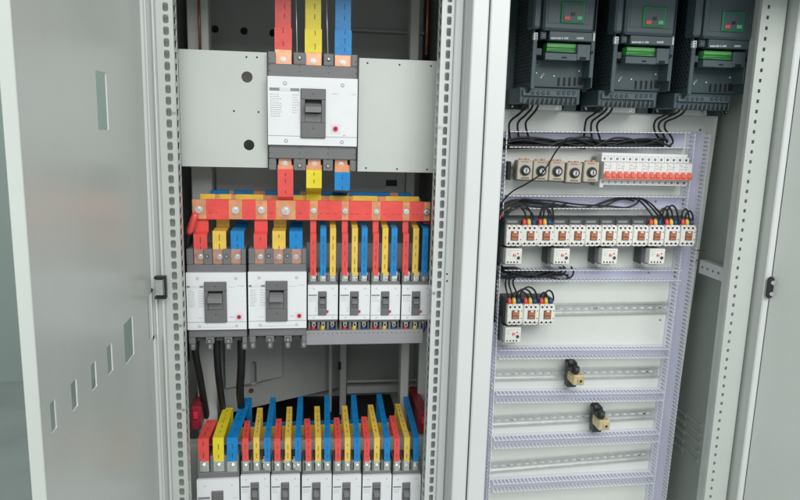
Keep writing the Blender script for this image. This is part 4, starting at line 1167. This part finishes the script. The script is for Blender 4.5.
for d, ps in paths.items():
    for k, p in enumerate(ps):
        n = len(p); ys = [1.752, 1.775, 1.80, 1.825, 1.835, 1.855] + [1.86]*4
        pts = [(x, y, ys[j]) for j, (x, y) in enumerate(p)]
        kid = [([(p[0][0]+.2, p[0][1]-1, 1.748), (p[0][0]-.6, p[0][1]+1.8, 1.758)], .0034, rodm)]
        cable(pts, R1, ['outer left', 'middle', 'inner right'][k] + ' black wire of the three dropping from the ' + dn[d] + ' drive', drv, 'wire', cat='wire', kids=kid)
rnd = random.Random(11)
def bundle(n, xa, xb_, yc, amp, Y, label, group, r=R1, dyx=0.0, y0s=None, Ymin=1.845):
    for i in range(n):
        k = 7; ph = rnd.random()*6; base = yc + rnd.uniform(-amp, amp); pts = []
        for j in range(k+1):
            f = j/k; x = xa+(xb_-xa)*f
            pts.append((x + rnd.uniform(-2, 2)*(0 < j < k), base + dyx*f + math.sin(ph+f*5)*amp*.5 + rnd.uniform(-.4, .4)*amp*.5, Y + rnd.uniform(-.012, .012)))
        cable(pts, r*rnd.uniform(.85, 1.15), label, group, 'wire', cat='wire')
bundle(6, 500, 664, 142, 3.6, 1.856, 'black wire lying among others in the top horizontal duct', 'wires in the top duct')
bundle(5, 499, 585, 144, 3.0, 1.858, 'black wire lying among others in the top horizontal duct', 'wires in the top duct')
for i, p in enumerate([[(500, 146), (512, 139), (530, 137.5), (552, 140), (575, 145), (592, 147), (606, 141), (616, 138), (630, 139), (636, 143), (630, 147), (618, 145)],
                       [(500, 149), (509, 142), (526, 140), (548, 144), (568, 140), (586, 137), (602, 143), (622, 146), (646, 144), (662, 138), (668, 141)],
                       [(500, 144), (520, 146), (545, 146.5), (560, 142), (572, 138), (588, 143), (604, 147), (626, 141), (648, 139), (664, 144), (671, 147)]]):
    cable([(x, y, 1.842) for x, y in p], .0029, ['black wire curling back on itself in the top duct', 'black wire rising in the middle of the top duct', 'black wire reaching furthest right in the top duct'][i], 'wires in the top duct', 'wire', cat='wire')
# left vertical duct
for i in range(6):
    x = 493.8 + i*1.0
    pts = [(x+3+rnd.uniform(-1, 2), 142+rnd.uniform(-3, 4), 1.858), (x+1.2, 152, 1.86), (x+rnd.uniform(-.6, .6), 175, 1.862), (x-.6+rnd.uniform(-.6, .6), 205, 1.86), (x-1.2, 240, 1.862), (x-2.6+rnd.uniform(-.5, .5), 275, 1.86), (x-3.2, 312+rnd.uniform(-15, 15), 1.862)]
    cable(pts, R1, 'black wire running down inside the left vertical duct', 'wires in the left vertical duct', 'wire', cat='wire')
cable([(567, 138.5, 1.835), (557, 150, 1.79), (549, 163, 1.765), (541, 174, 1.765), (526, 184, 1.78), (513, 191, 1.81), (503, 201, 1.83), (497, 211, 1.845)], .0022, 'thin black wire crossing diagonally in front of the beige relays', None, 'wire', cat='wire')
g2 = 'wires in the second duct'
for i, p in enumerate([[(497, 210), (508, 203), (524, 200.5), (545, 203), (566, 206), (585, 207.5), (602, 203), (618, 199), (635, 199), (644, 205), (654, 218)],
                       [(498, 213), (510, 205), (527, 202), (548, 204.5), (570, 207.5), (590, 206.5), (606, 201), (622, 197.5), (639, 198), (650, 206), (660, 218)],
                       [(497, 207), (512, 200.5), (533, 200), (556, 201.5), (578, 204.5), (598, 205.5), (612, 206.5), (626, 207.5), (636, 204), (641, 199), (650, 203), (658, 211), (665, 219)],
                       [(499, 216), (513, 207.5), (530, 203), (552, 205.5), (575, 208), (596, 208), (609, 204), (616, 200.5), (625, 199), (634, 201)]]):
    ys = [1.855]*len(p)
    if i < 3: ys[-1] = 1.795; ys[-2] = 1.825
    cable([(x, y, Y) for (x, y), Y in zip(p, ys)], .0026, ['long black wire along the second duct, uppermost over the long contactor row', 'long black wire along the second duct ending at a yellow sleeve', 'long black wire looping down in the second duct to a blue sleeve', 'long black wire curling up at the right end of the second duct'][i], g2, 'wire', cat='wire')
def arc(a, c, y0, hh):
    mid, hw = (a+c)/2, abs(c-a)/2
    return [(a, y0)] + [(mid - hw*1.12*math.cos(t), hh + (y0-2.5-hh)*(1-math.sin(t))) for t in [math.pi*k/8 for k in range(9)]] + [(c, y0)]
def loop(p, r, label, group, Y0=1.80, Ym=1.80, kids=()):
    n = len(p); cable([(x, y, Y0 + (Ym-Y0)*math.sin(math.pi*j/(n-1))) for j, (x, y) in enumerate(p)], r, label, group, 'wire', cat='wire', kids=kids)
gl = 'wires looping over the upper contactors'
gy = 1.81
loop([(498, 221), (500.5, 214), (505, 208.5), (513, 205), (520, 207), (525, 213), (525.5, 221)], .0026, 'black wire with a red sleeve at its left end arching to the second contactor', gl, kids=[([(499, 219, gy), (501.5, 213, gy)], .0042, red)])
loop([(504, 219), (507, 212), (513, 207), (521, 204), (528, 208), (531, 214), (529.5, 221)], .0026, 'black wire with a yellow sleeve near the left end arching to the second contactor', gl, kids=[([(508, 210.5, gy), (512, 207, gy)], .0042, yel)])
loop([(503, 221), (507, 215), (512, 210), (522, 207.5), (531, 212), (534, 220)], .0026, 'black wire with a blue sleeve near the left end arching to the second contactor', gl, kids=[([(504, 218, gy), (507.5, 214, gy)], .0042, blu)])
for i, (a, c, hh) in enumerate(((541, 548.5, 206), (544, 553, 204.5), (540, 551, 208.5))):
    loop(arc(a, c, 221, hh), .0026, ['small black wire loop on the left over the third contactor', 'tallest small black wire loop over the third contactor', 'widest small black wire loop over the third contactor'][i], gl)
for i, (a, c, hh) in enumerate(((660, 668, 208.5), (663, 672, 206.5), (667, 677, 205.5), (682, 688.5, 209), (686, 692.5, 211))):
    loop(arc(a, c, 221, hh), .0026, ['inner', 'middle', 'outer', 'left', 'right'][i] + (' black wire loop linking the tenth and eleventh upper contactors' if i < 3 else ' small black wire loop over the rightmost upper contactor'), gl)
g3 = 'wires in the third duct'
for i, p in enumerate([[(495, 272), (505, 276), (520, 272.5), (540, 270.5), (556, 273), (563, 270), (559, 266.5)],
                       [(496, 276), (508, 278), (524, 275), (545, 275.5), (560, 275), (566, 270.5), (563, 266)],
                       [(496, 279), (507, 275.5), (518, 270.5), (532, 270), (550, 277), (562, 279.5), (571, 277), (573.5, 271.5), (571, 266.5)],
                       [(495, 270), (510, 273), (530, 277), (550, 273), (563, 274), (569, 278)]]):
    cable([(x, y, 1.858-.0*j) for j, (x, y) in enumerate(p)], .0027, ['black wire crossing highest along the third duct', 'black wire running through the middle of the third duct', 'black wire with a wide curl at its right end in the third duct', 'short black wire dipping low in the third duct'][i], g3, 'wire', cat='wire')
gd = 'wires down to the lower contactors'
for i, p in enumerate([[(517, 271), (508, 276), (505.5, 283), (506.5, 291), (509.5, 299)], [(521, 271), (511.5, 276), (509, 283), (511, 291), (514.5, 299)], [(526, 271), (516, 276), (513, 283), (516, 291), (519.5, 299)]]):
    ys = (1.852, 1.835, 1.82, 1.80, 1.797)
    cable([(x, y, Y) for (x, y), Y in zip(p, ys)], .0026, ['left', 'middle', 'right'][i] + ' black wire of three coming down onto the left lower contactor', gd, 'wire', cat='wire')
for i, (a, c, hh) in enumerate(((512, 527, 291.5), (517, 531, 289), (521, 536, 287), (541, 547, 292.5), (545, 553, 290.5))):
    loop(arc(a, c, 301, hh), .0026, ['lowest', 'middle', 'tallest', 'left small', 'right small'][i] + (' black wire arc linking the left and middle lower contactors' if i < 3 else ' black wire loop over the right lower contactor'), 'wires looping over the lower contactors')

rnd = random.Random(23)
for i in range(4):
    x0 = 497+i*1.4
    p = [(x0, 262+i*3, 1.86), (x0+6+i*2, 268+rnd.uniform(-1, 2), 1.85), (x0+22+i*5, 277-rnd.uniform(0, 4), 1.845), (x0+40+i*4, 271+rnd.uniform(-1, 3), 1.848), (x0+52+i*5, 276+rnd.uniform(-2, 1), 1.858)]
    cable(p, .0028, ['shortest black wire turning in from the left duct to the third duct', 'second of four black wires turning from the left duct into the third', 'third of four black wires turning from the left duct into the third', 'longest black wire turning in from the left duct to the third duct'][i], g3, 'wire', cat='wire')
for i, p in enumerate([[(496, 222), (502, 210), (514, 203), (530, 206), (546, 207), (556, 201)], [(495, 228), (500, 213), (510, 204), (524, 199), (538, 202), (552, 207.5), (568, 203)]]):
    cable([(x, y, 1.84) for x, y in p], .0028, ['short black wire sweeping up out of the left duct into the second', 'black wire sweeping up out of the left duct and waving along the second'][i], g2, 'wire', cat='wire')
